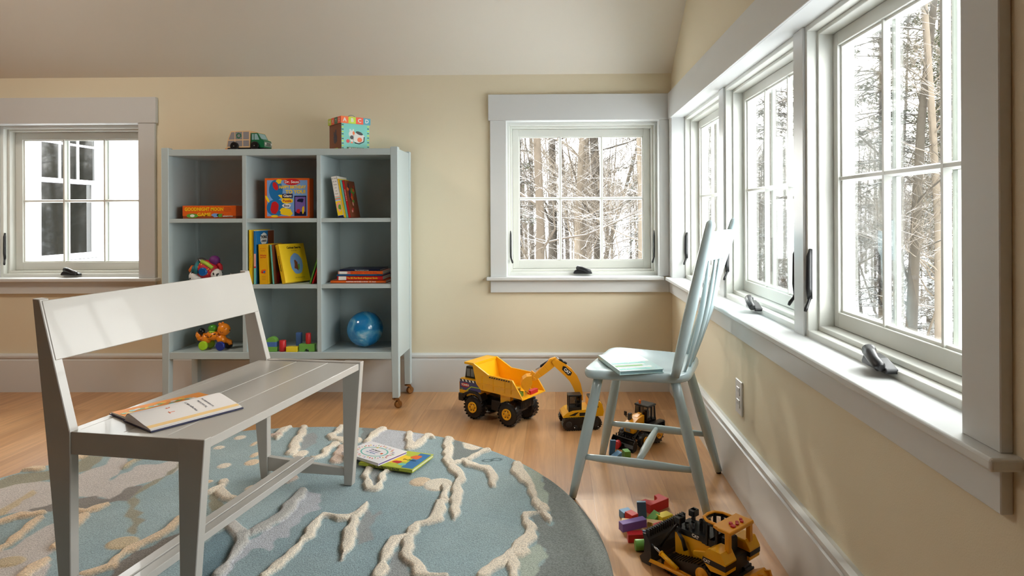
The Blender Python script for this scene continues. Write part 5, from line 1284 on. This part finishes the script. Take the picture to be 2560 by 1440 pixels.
b = MB(); b.prism([(.060, .100), (.185, .100), (.187, .160), (.178, .182), (.088, .182), (.060, .140)], -.080, .080, 'y')
FN = T(0, .0802, 0) @ Rz(PI) @ FACE_FRONT         # near side (+y), reading toward -x
b.rect(-.184, -.055, .128, .178, 1, FN, .0001); b.rect(-.182, -.058, .168, .177, 2, FN, .0002)
for k in range(6): a = -.178+.021*k; b.flat([(a, .168, .0004), (a+.010, .168, .0004), (a+.006, .177, .0004), (a-.004, .177, .0004)], 3, FN)
b.disc(-.150, .152, .026, .010, 4, FN, 20, z=.0004); b.text('TONKA', .013, FN @ T(-.150, .152, .0006), 2, bold=.0006)
b.flat([(-.145, .128, .0003), (-.115, .150, .0003), (-.060, .150, .0003), (-.060, .146, .0003), (-.113, .146, .0003), (-.136, .128, .0003)], 5, FN); b.text('354', .010, FN @ T(-.172, .132, .0005), 5)
b.rect(-.062, .062, .13, .175, 6, T(.1875, 0, 0) @ FACE_RIGHT, .0001)
b.build('nose', [ty, tbl, c_white, tk, c_red, c_lime, tkd], DT, bevel=.0012, seg=1)
b = MB()
cx_ = [(.070, .182), (.168, .182), (.158, .235), (.070, .235)]
b.prism([(.106, .180), (.168, .180), (.160, .2365), (.106, .2365)], -.062, .062, 'y')
b.build('cab', tk, DT, bevel=.002, seg=1)
b = MB()
for s_ in (1, -1):
    y_ = s_*.0623
    for (a, c) in ((.112, .131), (.136, .156)): b.box(a, c, min(y_, y_-s_*.001), max(y_, y_-s_*.001), .190, .226)
b.build('cab_window', tpane, DT)
# dump bed
side = [(.150, .262), (.092, .262), (.003, .219), (-.131, .213), (-.190, .134), (-.080, .139), (.052, .144), (.078, .168), (.100, .250), (.150, .254)]
b = MB()
for s_ in (1, -1):
    yo, yi = s_*.086, s_*.083; b.prism(side, min(yo, yi), max(yo, yi), 'y')
b.build('bed_side', ty, DT)
b = MB(); b.prism([(.055, .144), (.058, .148), (-.08, .143), (-.190, .137), (-.190, .133), (-.08, .139)][::-1], -.084, .084, 'y'); b.prism([(.052, .145), (.078, .169), (.100, .252), (.096, .253), (.074, .171), (.050, .149)], -.084, .084, 'y'); b.prism([(.150, .252), (.150, .262), (.092, .262), (.092, .252)], -.084, .084, 'y')
b.build('bed_floor', ty, DT)
b = MB()
for s_ in (1, -1):
    y0, y1 = (.084, .090) if s_ > 0 else (-.090, -.084)
    for (xa, za), (xb, zb2) in (((.092, .262), (.003, .219)), ((.003, .219), (-.131, .213)), ((-.131, .213), (-.190, .134))):
        d = Vector((xb-xa, 0, zb2-za)).normalized(); n_ = Vector((-d.z, 0, d.x)); n_ = n_ if n_.z < 0 or (abs(n_.z) < .5 and n_.x > 0) else -n_
        b.add([(xa, y0, za), (xb, y0, zb2), (xb+n_.x*.006, y0, zb2+n_.z*.006), (xa+n_.x*.006, y0, za+n_.z*.006), (xa, y1, za), (xb, y1, zb2), (xb+n_.x*.006, y1, zb2+n_.z*.006), (xa+n_.x*.006, y1, za+n_.z*.006)], [(0, 1, 2, 3), (7, 6, 5, 4), (0, 4, 5, 1), (1, 5, 6, 2), (2, 6, 7, 3), (3, 7, 4, 0)])
    for xr in (.045, -.02, -.085, -.12): b.box(xr-.0025, xr+.0025, min(s_*.086, s_*.0885), max(s_*.086, s_*.0885), .150, .211)
    b.prism([(.075, .172), (-.155, .168), (-.155, .172), (.075, .176)], min(s_*.086, s_*.089), max(s_*.086, s_*.089), 'y')
b.build('bed_rim', ty, DT)
b = MB(); FN = T(0, .0905, 0) @ Rz(PI) @ FACE_FRONT
for k in range(9): a = -.0+.0135*k; b.flat([(a, .2075-.0005*k, 0), (a+.008, .2075-.0005*k, 0), (a+.0105, .2135-.0005*k, 0), (a+.0025, .2135-.0005*k, 0)], 0, FN)
b.build('stripe_decal', tk, DT)
b = MB(); b.box(-.105, -.050, .046, .070, .098, .140); b.box(-.105, -.050, -.070, -.046, .098, .140); b.build('bed_hinge', ty, DT)
# blocks in the bed (truck frame -> world)
MT = T(-.2535, 2.971, 0) @ Rz(math.atan2(.54, -.842))
def inbed(name, label, mb, m, x, y, z, rz=0, tilt=(0, 0)):
    o = mb.build(name, m, None, bevel=.0009, seg=1); o.matrix_world = MT @ T(x, y, z) @ Rz(rz) @ Ry(tilt[1]) @ Rx(tilt[0]); return tag(o, label, 'toy block', 'wooden toy blocks in the dump truck bed')
inbed('toy_block', 'red block lying across the rear lip of the dump truck bed', bk(.020, .058, .017), W_RED, -.166, -.020, .1375)
inbed('toy_block', 'blue block standing tilted at the rear of the dump truck bed', bk(.022, .012, .052), W_LBLUE, -.138, -.016, .1405, .5, (.0, -.10))
inbed('toy_block', 'green block near the near rear corner of the dump truck bed', bk(.024, .022, .020), W_GREEN, -.150, .055, .1395, .3)
inbed('toy_block', 'yellow block in the dump truck bed behind the green one', bk(.03, .026, .028), W_YEL, -.118, .040, .1410, .2)
inbed('toy_block', 'purple block in the dump truck bed beside the digger bucket', bk(.06, .022, .024), W_PURP, -.060, .030, .1440, .5)
inbed('toy_block', 'dark red block leaning in the dump truck bed in front of the yellow one', bk(.024, .022, .050), W_RED, -.088, .060, .1435, .2)
inbed('toy_block', 'red block highest in the pile inside the dump truck bed', bk(.05, .022, .022), W_RED, -.050, .028, .1690, .9)

# ---------------------------------------------------------------- excavator
EF = math.atan2(-.137, -.99)
EX = thing('toy_excavator', 'yellow toy excavator on black tracks reaching its bucket into the dump truck', 'toy excavator', (.109, 2.870, 0), EF)
def track(parent, y, w, prof, m=tk, lug=.0028, step=.0095, name='track'):
    b = MB(); y0, y1 = y-w/2, y+w/2; b.prism(prof, y0, y1, 'y')
    n = len(prof)
    for i in range(n):
        p, q = Vector((prof[i][0], 0, prof[i][1])), Vector((prof[(i+1) % n][0], 0, prof[(i+1) % n][1])); L = (q-p).length; d = (q-p).normalized(); k = max(1, int(L/step)); c = Vector((sum(a[0] for a in prof)/n, 0, sum(a[1] for a in prof)/n))
        no = Vector((-d.z, 0, d.x)); no = no if no.dot((p+q)/2-c) > 0 else -no
        for j in range(k):
            o = p+(q-p)*((j+.5)/k); hw_ = L/k*.30
            pts = []
            for yy in (y0-.001, y1+.001):
                for s1, s2 in ((-hw_, 0), (hw_, 0), (hw_*.6, lug), (-hw_*.6, lug)): v = o+d*s1+no*s2; pts.append((v.x, yy, v.z))
            b.add(pts, [(0, 1, 2, 3), (7, 6, 5, 4), (0, 4, 5, 1), (1, 5, 6, 2), (2, 6, 7, 3), (3, 7, 4, 0)])
    return b.build(name, m, parent)
def stadium(l, h, z0, n=8, taper=0):
    r = h/2; P = []
    for k in range(n+1): a = -PI/2+PI*k/n; P.append((l/2-r+r*math.cos(a), z0+r+r*math.sin(a)))
    for k in range(n+1): a = PI/2+PI*k/n; P.append((-l/2+r+r*math.cos(a), z0+r+r*math.sin(a)))
    return P
for s_ in (1, -1):
    to = track(EX, s_*.052, .034, stadium(.172, .050, .003))
    h = MB(); yf = s_*.0695
    for x in (-.060, -.030, 0, .030, .060): h.lathe([(0, .0145 if abs(x) > .05 else .009), (s_*.0+.003, .012 if abs(x) > .05 else .008)], (x, yf-s_*.001, .0275 if abs(x) > .05 else .016), (x, yf+s_, .0275 if abs(x) > .05 else .016), 16)
    for x in (-.07, -.02, .035): h.ball((x, yf+s_*.002, .014), .0028, 8, 1)
    h.build('roller', [tkd, tsil], to)
b = MB(); b.rbox(-.050, .050, -.036, .036, .018, .046, .003); b.cyl((0, 0, .046), (0, 0, .056), .036, n=28); b.build('undercarriage', tk, EX)
b = MB(); U = [(-.096, .056), (-.100, .075), (-.092, .108), (-.078, .120), (-.040, .120), (-.036, .088), (-.0, .086), (.040, .084), (.064, .076), (.082, .062), (.084, .054)]
b.prism(U, -.052, .056, 'y'); FN = T(0, .0562, 0) @ Rz(PI) @ FACE_FRONT
b.rect(-.010, .052, .060, .074, 1, FN, .0001); b.text('320', .011, FN @ T(.068, .097, .0003), 1, bold=.0004)
b.flat([(-.058, .062, .0002), (-.030, .062, .0002), (-.012, .078, .0002), (-.03, .074, .0002)], 1, FN)
b.rect(-.020, .020, .066, .098, 1, T(-.1, 0, 0) @ FACE_LEFT, .0012); b.text('CAT', .016, T(-.1018, 0, .082) @ FACE_LEFT, 2, bold=.0008)
b.build('upper_body', [ty, tk, c_white], EX, bevel=.004, seg=2)
b = MB(); b.rbox(-.082, -.040, -.044, .046, .119, .130, .002)
for k in range(5): b.box(-.078+.0075*k, -.0745+.0075*k, -.036, .038, .129, .133)
b.cyl((-.050, .030, .128), (-.050, .030, .150), .0045, n=12); b.cyl((-.072, -.02, .128), (-.072, -.02, .142), .0035, n=10); b.build('engine_grille', tk, EX)
# cab: open frame with panes
b = MB(); x0, x1, y0, y1, z0, z1 = .000, .058, .006, .054, .078, .152; t_ = .0045
for xx in (x0, x1-t_):
    for yy in (y0, y1-t_): b.box(xx, xx+t_, yy, yy+t_, z0, z1)
b.rbox(x0-.001, x1+.001, y0-.001, y1+.001, z1-.006, z1+.001, .002); b.box(x0, x1, y0, y1, z0, z0+.020); b.box(x0+.022, x0+.026, y1-t_, y1, z0, z1); b.box(x0, x1, y1-t_, y1, z0+.034, z0+.037)
b.rbox(x0+.008, x0+.026, y0+.014, y0+.034, z0+.02, z0+.045, .003); b.build('cab_frame', tk, EX)
b = MB(); b.box(x0+.002, x0+.003, y0+t_, y1-t_, z0+.02, z1-.006); b.box(x0+t_, x1-t_, y0+.002, y0+.003, z0+.02, z1-.006); b.box(x1-.003, x1-.002, y0+t_, y1-t_, z0+.02, z1-.006); b.build('cab_glass', glass_mat('smoky_toy_glass', (.45, .45, .46), .05), EX)
# boom, arm, bucket (a flat curved plate girder)
def girder(P, W, y0, y1, m=0, b=None):
    b = b or MB(); K = len(P); up = []; dn = []
    for i in range(K):
        p = Vector((P[i][0], P[i][1])); d = Vector(P[min(i+1, K-1)])-Vector(P[max(i-1, 0)]); d.normalize(); n_ = Vector((-d.y, d.x)); up.append(p+n_*W[i]/2); dn.append(p-n_*W[i]/2)
    for i in range(K-1):
        q = [up[i], up[i+1], dn[i+1], dn[i]]; b.prism([(v.x, v.y) for v in q], y0, y1, 'y', m)
    return b
bp = [(-.004, .108), (.000, .145), (.010, .178), (.026, .210), (.050, .238), (.078, .262), (.104, .281), (.116, .290)]
b = girder(bp, [.028, .032, .038, .042, .044, .040, .032, .020], -.032, -.010)
b.cyl((.112, -.034, .287), (.112, -.008, .287), .011, n=18); b.cyl((.0, -.036, .128), (.0, -.006, .128), .008, n=14, m=1)
FN = T(0, -.0098, 0) @ Rz(PI) @ FACE_FRONT
d_ = math.atan2(.238-.210, .050-.026)
MM = FN @ T(-.056, .2425, 0) @ Rz(-d_+.1); b.flat([(-.030, .006, .0002), (-.020, .012, .0002), (.022, .012, .0002), (.026, -.002, .0002), (.016, -.010, .0002), (-.022, -.008, .0002)], 2, MM); b.text('CAT', .017, MM @ T(0, .001, .0005), 3, bold=.0009)
b.build('boom', [tyo, tk, tk, c_white], EX, bevel=.0012, seg=1)
b = girder([(.100, .296), (.120, .284), (.150, .258), (.180, .234), (.208, .212)], [.024, .040, .036, .030, .020], -.030, -.012); b.cyl((.206, -.032, .213), (.206, -.010, .213), .008, n=14)
b.build('dipper_arm', tyo, EX, bevel=.0012, seg=1)
for (p, q, f_, nm) in (((.056, .274), (.104, .306), .62, 'boom_cylinder'), ((.136, .290), (.196, .252), .6, 'arm_cylinder')):
    b = MB(); P, Q = Vector((p[0], -.021, p[1])), Vector((q[0], -.021, q[1])); m1 = P.lerp(Q, f_); b.cyl(P, m1, .0062, n=14); b.cyl(m1, Q, .003, n=10, m=1); b.cyl(m1, m1.lerp(Q, .05), .007, n=14); b.build(nm, [tk, tsil], EX)
b = MB(); b.prism([(.196, .236), (.214, .250), (.222, .226), (.206, .214)], -.029, -.013, 'y')
# bucket: curved shell
pf = [(.216, .232), (.238, .230), (.256, .218), (.264, .200), (.262, .182), (.250, .168), (.236, .160)]
pi_ = [(.236, .163), (.247, .171), (.257, .184), (.259, .199), (.252, .214), (.237, .225), (.217, .228)]
b.prism(pf+pi_, -.050, .006, 'y')
for y0 in (-.050, .004): b.prism(pf+[(.214, .196)], y0, y0+.003, 'y')
for k in range(4): b.prism([(.236, .160), (.240, .166), (.224, .150)], -.048+.015*k, -.042+.015*k, 'y')
b.build('bucket', tyo, EX, bevel=.0008, seg=1)

# ---------------------------------------------------------------- front loader tractor (behind the chair legs)
LF = math.atan2(-.71, -.70)
LO = thing('toy_loader', 'small black and yellow toy loader tractor standing behind the chair legs', 'toy tractor', (.346, 2.651, 0), LF)
for x, r, w in ((.034, .032, .022), (-.056, .040, .026)):
    for s_ in (1, -1): wheel(LO, x, s_*.050, r, w, s_, rimr=.5, rim=tyo, nl=14)
b = MB(); b.rbox(-.085, .065, -.022, .022, .030, .060, .003); b.cyl((.034, -.04, .032), (.034, .04, .032), .006, n=10); b.cyl((-.056, -.04, .04), (-.056, .04, .04), .006, n=10)
for s_ in (1, -1): b.rbox(-.098, -.018, min(s_*.036, s_*.064), max(s_*.036, s_*.064), .080, .088, .003); b.rbox(-.100, -.092, min(s_*.036, s_*.064), max(s_*.036, s_*.064), .050, .084, .002)
b.build('chassis', tk, LO)
b = MB(); b.prism([(-.010, .058), (.066, .058), (.072, .078), (.066, .096), (.030, .112), (-.010, .118)], -.022, .022, 'y'); b.prism([(-.01, .114), (.05, .098), (.05, .104), (-.01, .124)], -.010, .010, 'y')
b.rbox(.0715, .0745, -.012, .012, .064, .086, .001, 1); b.build('hood', [tyo, tpane], LO, bevel=.003, seg=2)
b = MB(); b.rbox(.034, .050, -.020, -.006, .100, .130, .002); b.build('exhaust', tkd, LO)
b = MB(); x0, x1, y0, y1, z0, z1 = -.078, -.012, -.032, .032, .076, .150; t_ = .005
for yy in (y0, y1-t_):
    b.prism([(x1-t_, z0), (x1, z0), (x1-.008, z1), (x1-.008-t_, z1)], yy, yy+t_, 'y'); b.prism([(x0, z0), (x0+t_, z0), (x0+t_+.006, z1), (x0+.006, z1)], yy, yy+t_, 'y'); b.box(x0+.028, x0+.032, yy, yy+t_, z0, z1)
b.rbox(x0+.002, x1-.004, y0-.003, y1+.003, z1-.003, z1+.005, .002); b.box(x0, x1, y0, y1, z0-.004, z0+.018); b.rbox(x0+.016, x0+.038, -.012, .012, z0+.016, z0+.05, .004); b.build('cab_frame', tk, LO)
b = MB(); b.box(x1-.005, x1-.004, y0+t_, y1-t_, z0+.018, z1-.003)
for yy in (y0+.002, y1-.003): b.box(x0+t_, x1-.010, yy, yy+.001, z0+.018, z1-.003)
b.build('cab_glass', glass_mat('smoky_toy_glass2', (.6, .6, .6), .06), LO)
b = MB(); b.cyl((-.030, -.016, .154), (-.030, -.016, .158), .005, n=12); b.ball((-.030, -.016, .163), (.0055, .0055, .007), 12); b.build('beacon', tor, LO)
b = MB(); b.tube([(-.012, -.034, .100), (.026, -.044, .104), (.030, -.046, .112)], .0022, 6); b.rbox(.028, .031, -.053, -.038, .110, .128, .001); b.build('mirror', tk, LO)
b = MB()
for s_ in (1, -1): b.tube([(-.004, s_*.030, .085), (.030, s_*.031, .078), (.070, s_*.031, .045), (.088, s_*.030, .026)], .0055, 8, flat=.6); b.tube([(.020, s_*.030, .055), (.078, s_*.030, .048)], .004, 8)
b.build('loader_arms', tk, LO)
pf = [(.112, .0), (.092, .004), (.084, .018), (.086, .036), (.096, .046)]; pi_ = [(.0975, .0435), (.0885, .034), (.0865, .0185), (.094, .0065), (.112, .002)]
b = MB(); b.prism(pf+pi_, -.056, .056, 'y')
for y0 in (-.057, .055): b.prism([(.114, .0), (.092, .004), (.084, .018), (.086, .036), (.098, .047), (.108, .034)], y0, y0+.002, 'y')
for k in range(9): b.box(.086, .089, -.050+.0118*k, -.045+.0118*k, .036, .052)
b.build('bucket', tk, LO)

# ---------------------------------------------------------------- bulldozer
BF = math.atan2(.76, -.65)
BD = thing('toy_bulldozer', 'yellow and black toy bulldozer with a blade, pushing the pile of blocks in the foreground', 'toy bulldozer', (.394, 1.683, 0), BF)
tp = [(-.085, .003), (.070, .003), (.084, .010), (.090, .022), (.084, .034), (.070, .040), (-.020, .060), (-.045, .064), (-.062, .058), (-.108, .026), (-.110, .014), (-.100, .005)]
for s_ in (1, -1):
    to = track(BD, s_*.056, .030, tp, step=.0085, lug=.003)
    h = MB(); yf = s_*.0715
    h.lathe([(0, .0195), (.003, .0195), (.0045, .016), (.0045, .009), (.007, .008), (.007, .0001)], (-.042, yf-s_*.001, .041), (-.042, yf+s_, .041), 24, m=0)
    h.lathe([(0, .013), (.003, .011)], (.068, yf-s_*.001, .021), (.068, yf+s_, .021), 18); h.lathe([(0, .013), (.003, .011)], (-.088, yf-s_*.001, .020), (-.088, yf+s_, .020), 18)
    a0 = (-.072, yf-.003 if s_ > 0 else yf-.001, .010); h.box(-.075, .055, min(yf-s_*.002, yf+s_*.004), max(yf-s_*.002, yf+s_*.004), .010, .026)
    h.build('track_frame', tyo, to)
b = MB(); b.box(-.090, .075, -.030, .030, .018, .048); b.build('chassis', tk, BD)
b = MB(); b.prism([(-.040, .040), (.074, .040), (.076, .102), (-.040, .110)], -.033, .033, 'y')
for s_ in (1, -1): b.prism([(-.048, .060), (.008, .062), (.008, .074), (-.048, .092)], min(s_*.033, s_*.042), max(s_*.033, s_*.042), 'y')
b.build('engine_hood', ty, BD, bevel=.0015, seg=1)
b = MB(); b.prism([(-.040, .104), (.076, .096), (.078, .110), (-.040, .120)], -.0345, .0345, 'y'); FN = T(0, .0347, 0) @ Rz(PI) @ FACE_FRONT; b.text('CAT', .011, FN @ T(-.006, .1085, .0002) @ Rz(-.07), 1, bold=.0006)
for x, y, r, h_ in ((.030, .012, .0055, .122), (.012, -.004, .0065, .130), (.006, .010, .0045, .136), (-.012, .004, .004, .142), (.046, .018, .0050, .116)): b.cyl((x, y, .105), (x, y, h_+.008), r, n=14); b.cyl((x, y, h_+.002), (x, y, h_+.008), r*1.25, n=14)
b.build('hood_top', [tk, c_white], BD, bevel=.0008, seg=1)
# side tanks with the black stripe
for s_ in (1, -1):
    b = MB(); P = [(-.112, .070), (-.070, .066), (-.046, .084), (-.056, .112), (-.070, .120), (-.100, .120), (-.114, .098)]; y0, y1 = (.030, .076) if s_ > 0 else (-.076, -.030)
    b.prism(P, y0, y1, 'y'); P2 = [(-.1140, .080), (-.050, .080), (-.0455, .087), (-.048, .094), (-.1145, .094)]; b.prism(P2, y0-.0004, y1+.0004, 'y', 1)
    if s_ > 0: b.text('CAT', .010, T(0, .0767, 0) @ Rz(PI) @ FACE_FRONT @ T(.060, .0868, .0002), 2, bold=.0005)
    b.build('side_tank', [ty, tk, c_white], BD, bevel=.0012, seg=1)
b = MB(); b.box(-.105, -.030, -.030, .030, .060, .092); b.rbox(-.088, -.060, -.018, .018, .090, .132, .004); b.box(-.044, -.036, -.020, .020, .092, .112); b.build('operator_seat', tkd, BD)
# canopy: posts, roof plate, front loop
b = MB()
for s_ in (1, -1): b.rbox(-.108, -.095, s_*.046-.006, s_*.046+.006, .114, .160, .001)
b.rbox(-.112, -.072, -.052, .052, .158, .168, .002)
b.prism([(-.075, .158), (-.060, .162), (-.060, .168), (-.075, .168)], -.050, .050, 'y')
loop_ = [(-.066, -.034), (-.030, -.034), (-.012, -.022), (-.008, 0), (-.012, .022), (-.030, .034), (-.066, .034)]
b.tube([(x, y, .163) for x, y in loop_], .0045, 10, flat=.8); b.build('canopy', tyo, BD, bevel=.0008, seg=1)
b = MB()
for x, y in ((-.014, -.022), (-.014, .022), (-.030, -.034), (-.030, .034), (-.060, -.034), (-.060, .034)): b.rbox(x-.0035, x+.0035, y-.0035, y+.0035, .100, .161, .0005)
b.tube([(x, y, .156) for x, y in loop_], .0035, 8); b.box(-.018, -.010, -.024, .024, .098, .116); b.box(-.060, -.014, .028, .035, .100, .116); b.box(-.060, -.014, -.035, -.028, .100, .116); b.build('cab_frame', tk, BD)
for x, y, w in ((-.098, .020, .0065), (-.086, .012, .005), (-.098, .002, .0045), (-.092, -.006, .004), (-.098, -.018, .0045), (-.090, -.026, .004)):
    b = MB(); b.cyl((x, y, .168), (x, y, .172), w, n=12); b.build('roof_button', W_RED, BD)
# blade
pf = [(.126, .0), (.140, .0), (.131, .020), (.130, .046), (.136, .066), (.142, .078), (.136, .080), (.126, .066), (.120, .045), (.121, .018)]
b = MB(); b.prism(pf, -.080, .080, 'y')
for y0 in (-.082, .079): b.prism([(.120, .0), (.150, -.0), (.158, .012), (.142, .030), (.140, .060), (.146, .080), (.134, .082), (.118, .060), (.116, .02)], y0, y0+.003, 'y')
for k in range(18): b.box(.124, .137, -.0765+.009*k, -.0735+.009*k, .076, .094)
b.box(.130, .133, -.078, .078, .091, .094); b.build('blade', tkd, BD)
for s_ in (1, -1):
    b = MB(); y = s_*.082; b.tube([(.118, y, .016), (.06, y, .020), (-.005, y, .022)], .008, 4, flat=.7); b.tube([(-.005, y, .022), (-.012, s_*.074, .022)], .006, 8); b.build('push_arm', tyo, BD)
    b = MB(); p, q = Vector((.120, s_*.074, .056)), Vector((.030, s_*.078, .028)); m1 = p.lerp(q, .35); b.cyl(p, m1, .0032, n=10, m=1); b.cyl(m1, q, .0062, n=14); b.cyl(m1, m1.lerp(q, .06), .0075, n=14); b.build('tilt_cylinder', [ty, tsil], BD)
    b = MB(); b.rbox(.050, .070, s_*.030-.012, s_*.030+.012, .124, .142, .002); b.box(.056, .064, s_*.030-.003, s_*.030+.003, .095, .124); b.box(.054, .066, s_*.030-.005, s_*.030+.005, .137, .142)
    b.tube([(.060, s_*.036, .125), (.090, s_*.038, .085), (.118, s_*.038, .040)], .0032, 8); b.tube([(.058, s_*.041, .104), (.040, s_*.043, .088), (.030, s_*.044, .066)], [.004, .005, .0065], 10); b.build('lift_cylinder', tk, BD)
# ripper
b = MB(); b.prism([(-.105, .030), (-.120, .052), (-.150, .070), (-.168, .062), (-.176, .030), (-.168, .028), (-.158, .052), (-.146, .058), (-.126, .042), (-.112, .022)], -.036, .036, 'y')
for y in (-.028, 0, .028): b.prism([(-.150, .066), (-.170, .074), (-.188, .030), (-.186, .004), (-.180, .004), (-.176, .030), (-.162, .056)], y-.004, y+.004, 'y')
b.build('ripper', tyo, BD, bevel=.001, seg=1)
b = MB(); b.box(-.135, -.108, -.02, .02, .022, .050); b.build('ripper_mount', tk, BD)
# ================================================================== LOOSE BLOCKS ON THE FLOOR
def loose(name, label, mb, m, px, py, rz=0, tilt=None, z=0, group='wooden blocks heaped in front of the bulldozer', zpix=None):
    p = on_z(px, py, z if zpix is None else zpix); return block(name, label, mb, m, (p.x, p.y, z+.0004), rz, group, tilt)
def cb(w, d, h, m=None): b = MB(); b.box(-w/2, w/2, -d/2, d/2, 0, h); return b
s3 = .029
def arch(w, d, h, r):
    return bridge(w, d, h, r)
# red arch block lying on its side
b = MB(); P = [(-.042, -.022), (-.020, -.022)]+[(-.020*math.cos(PI*k/14), -.022+.026*math.sin(PI*k/14)) for k in range(1, 14)]+[(.020, -.022), (.042, -.022), (.042, .022), (-.042, .022)]
b.prism(P, 0, s3, 'z'); loose('arch_block', 'red arch block lying flat at the back of the block heap', b, W_RED, 1637, 1271, R(38)+PI)
loose('toy_block', 'light blue block at the left back corner of the block heap', cb(.034, .030, .022), W_LBLUE, 1565, 1293, R(25))
loose('toy_block', 'red block standing beside the light blue block in the heap', cb(.026, .034, .030), W_RED, 1579, 1306, R(35), z=.0)
loose('toy_block', 'blue block standing upright, leaning, in the middle of the heap', cb(.028, .012, .050), paint('slate_blue_block_paint', (70, 108, 140), .45), 1606, 1294, R(-8), (0, R(-4)))
loose('triangle_block', 'green triangular block between the blue upright and yellow blocks', wedge(.040, .030, .026), W_GREEN, 1630, 1303, R(-150))
loose('toy_block', 'yellow block at the right end of the block heap', cb(.044, .030, .022), W_YEL, 1661, 1303, R(32))
loose('toy_block', 'bare wood block under the purple block', cb(.060, .034, .022), W_WOOD, 1578, 1322, R(-12), z=0)
loose('toy_block', 'bare wood block lying behind the red blocks', cb(.060, .026, .014), W_WOOD, 1640, 1316, R(-14))
loose('toy_block', 'long purple block resting across the left of the heap', cb(.082, .024, .024), W_PURP, 1582, 1321, R(24), z=.0232, zpix=.023)
loose('toy_block', 'red block lying to the right of the purple block', cb(.044, .026, .022), W_RED, 1645, 1330, R(30))
loose('toy_block', 'red block lying below the purple block at the front of the heap', cb(.046, .026, .024), W_RED, 1588, 1352, R(4))
loose('triangle_block', 'red triangular block tilted up in front of the bulldozer blade', wedge(.046, .024, .030), W_RED, 1617, 1349, R(15)+PI)
b = MB(); b.cyl((-.022, 0, .0065), (.022, 0, .0065), .006, n=18)
loose('dowel_block', 'thin light blue dowel lying between the red blocks', b, W_LBLUE, 1620, 1337, R(-8))
b = MB(); b.cyl((-.022, 0, .0155), (.022, 0, .0155), .015, n=28)
loose('cylinder_block', 'green cylinder block lying at the front beside the bulldozer blade', b, W_GREEN, 1607, 1376, R(5))
loose('triangle_block', 'small yellow triangular block on the bare wood block in the heap', wedge(.026, .014, .018), paint('olive_yellow_block_paint', (196, 178, 60), .45), 1628, 1316, R(60), z=.0145, zpix=.0145)
G2 = 'wooden blocks around the loader bucket'
loose('toy_block', 'blue block standing upright in front of the loader bucket', cb(.022, .012, .058), paint('slate_blue_block_paint', None), 1529, 1137, R(10), (0, R(6)), group=G2)
loose('triangle_block', 'blue triangular block lying on the floor by the chair stretcher', wedge(.052, .030, .024), W_LBLUE, 1536, 1146, R(30)+PI, group=G2)
loose('toy_block', 'green block standing on the floor before the loader bucket', cb(.024, .034, .030), W_GREEN, 1566, 1145, R(14), group=G2)
b = MB(); b.cyl((0, -.011, .0160), (0, .011, .0160), .0155, n=24)
loose('cylinder_block', 'red round block leaning against the loader bucket', b, W_RED, 1543, 1121, R(-30), group=G2)
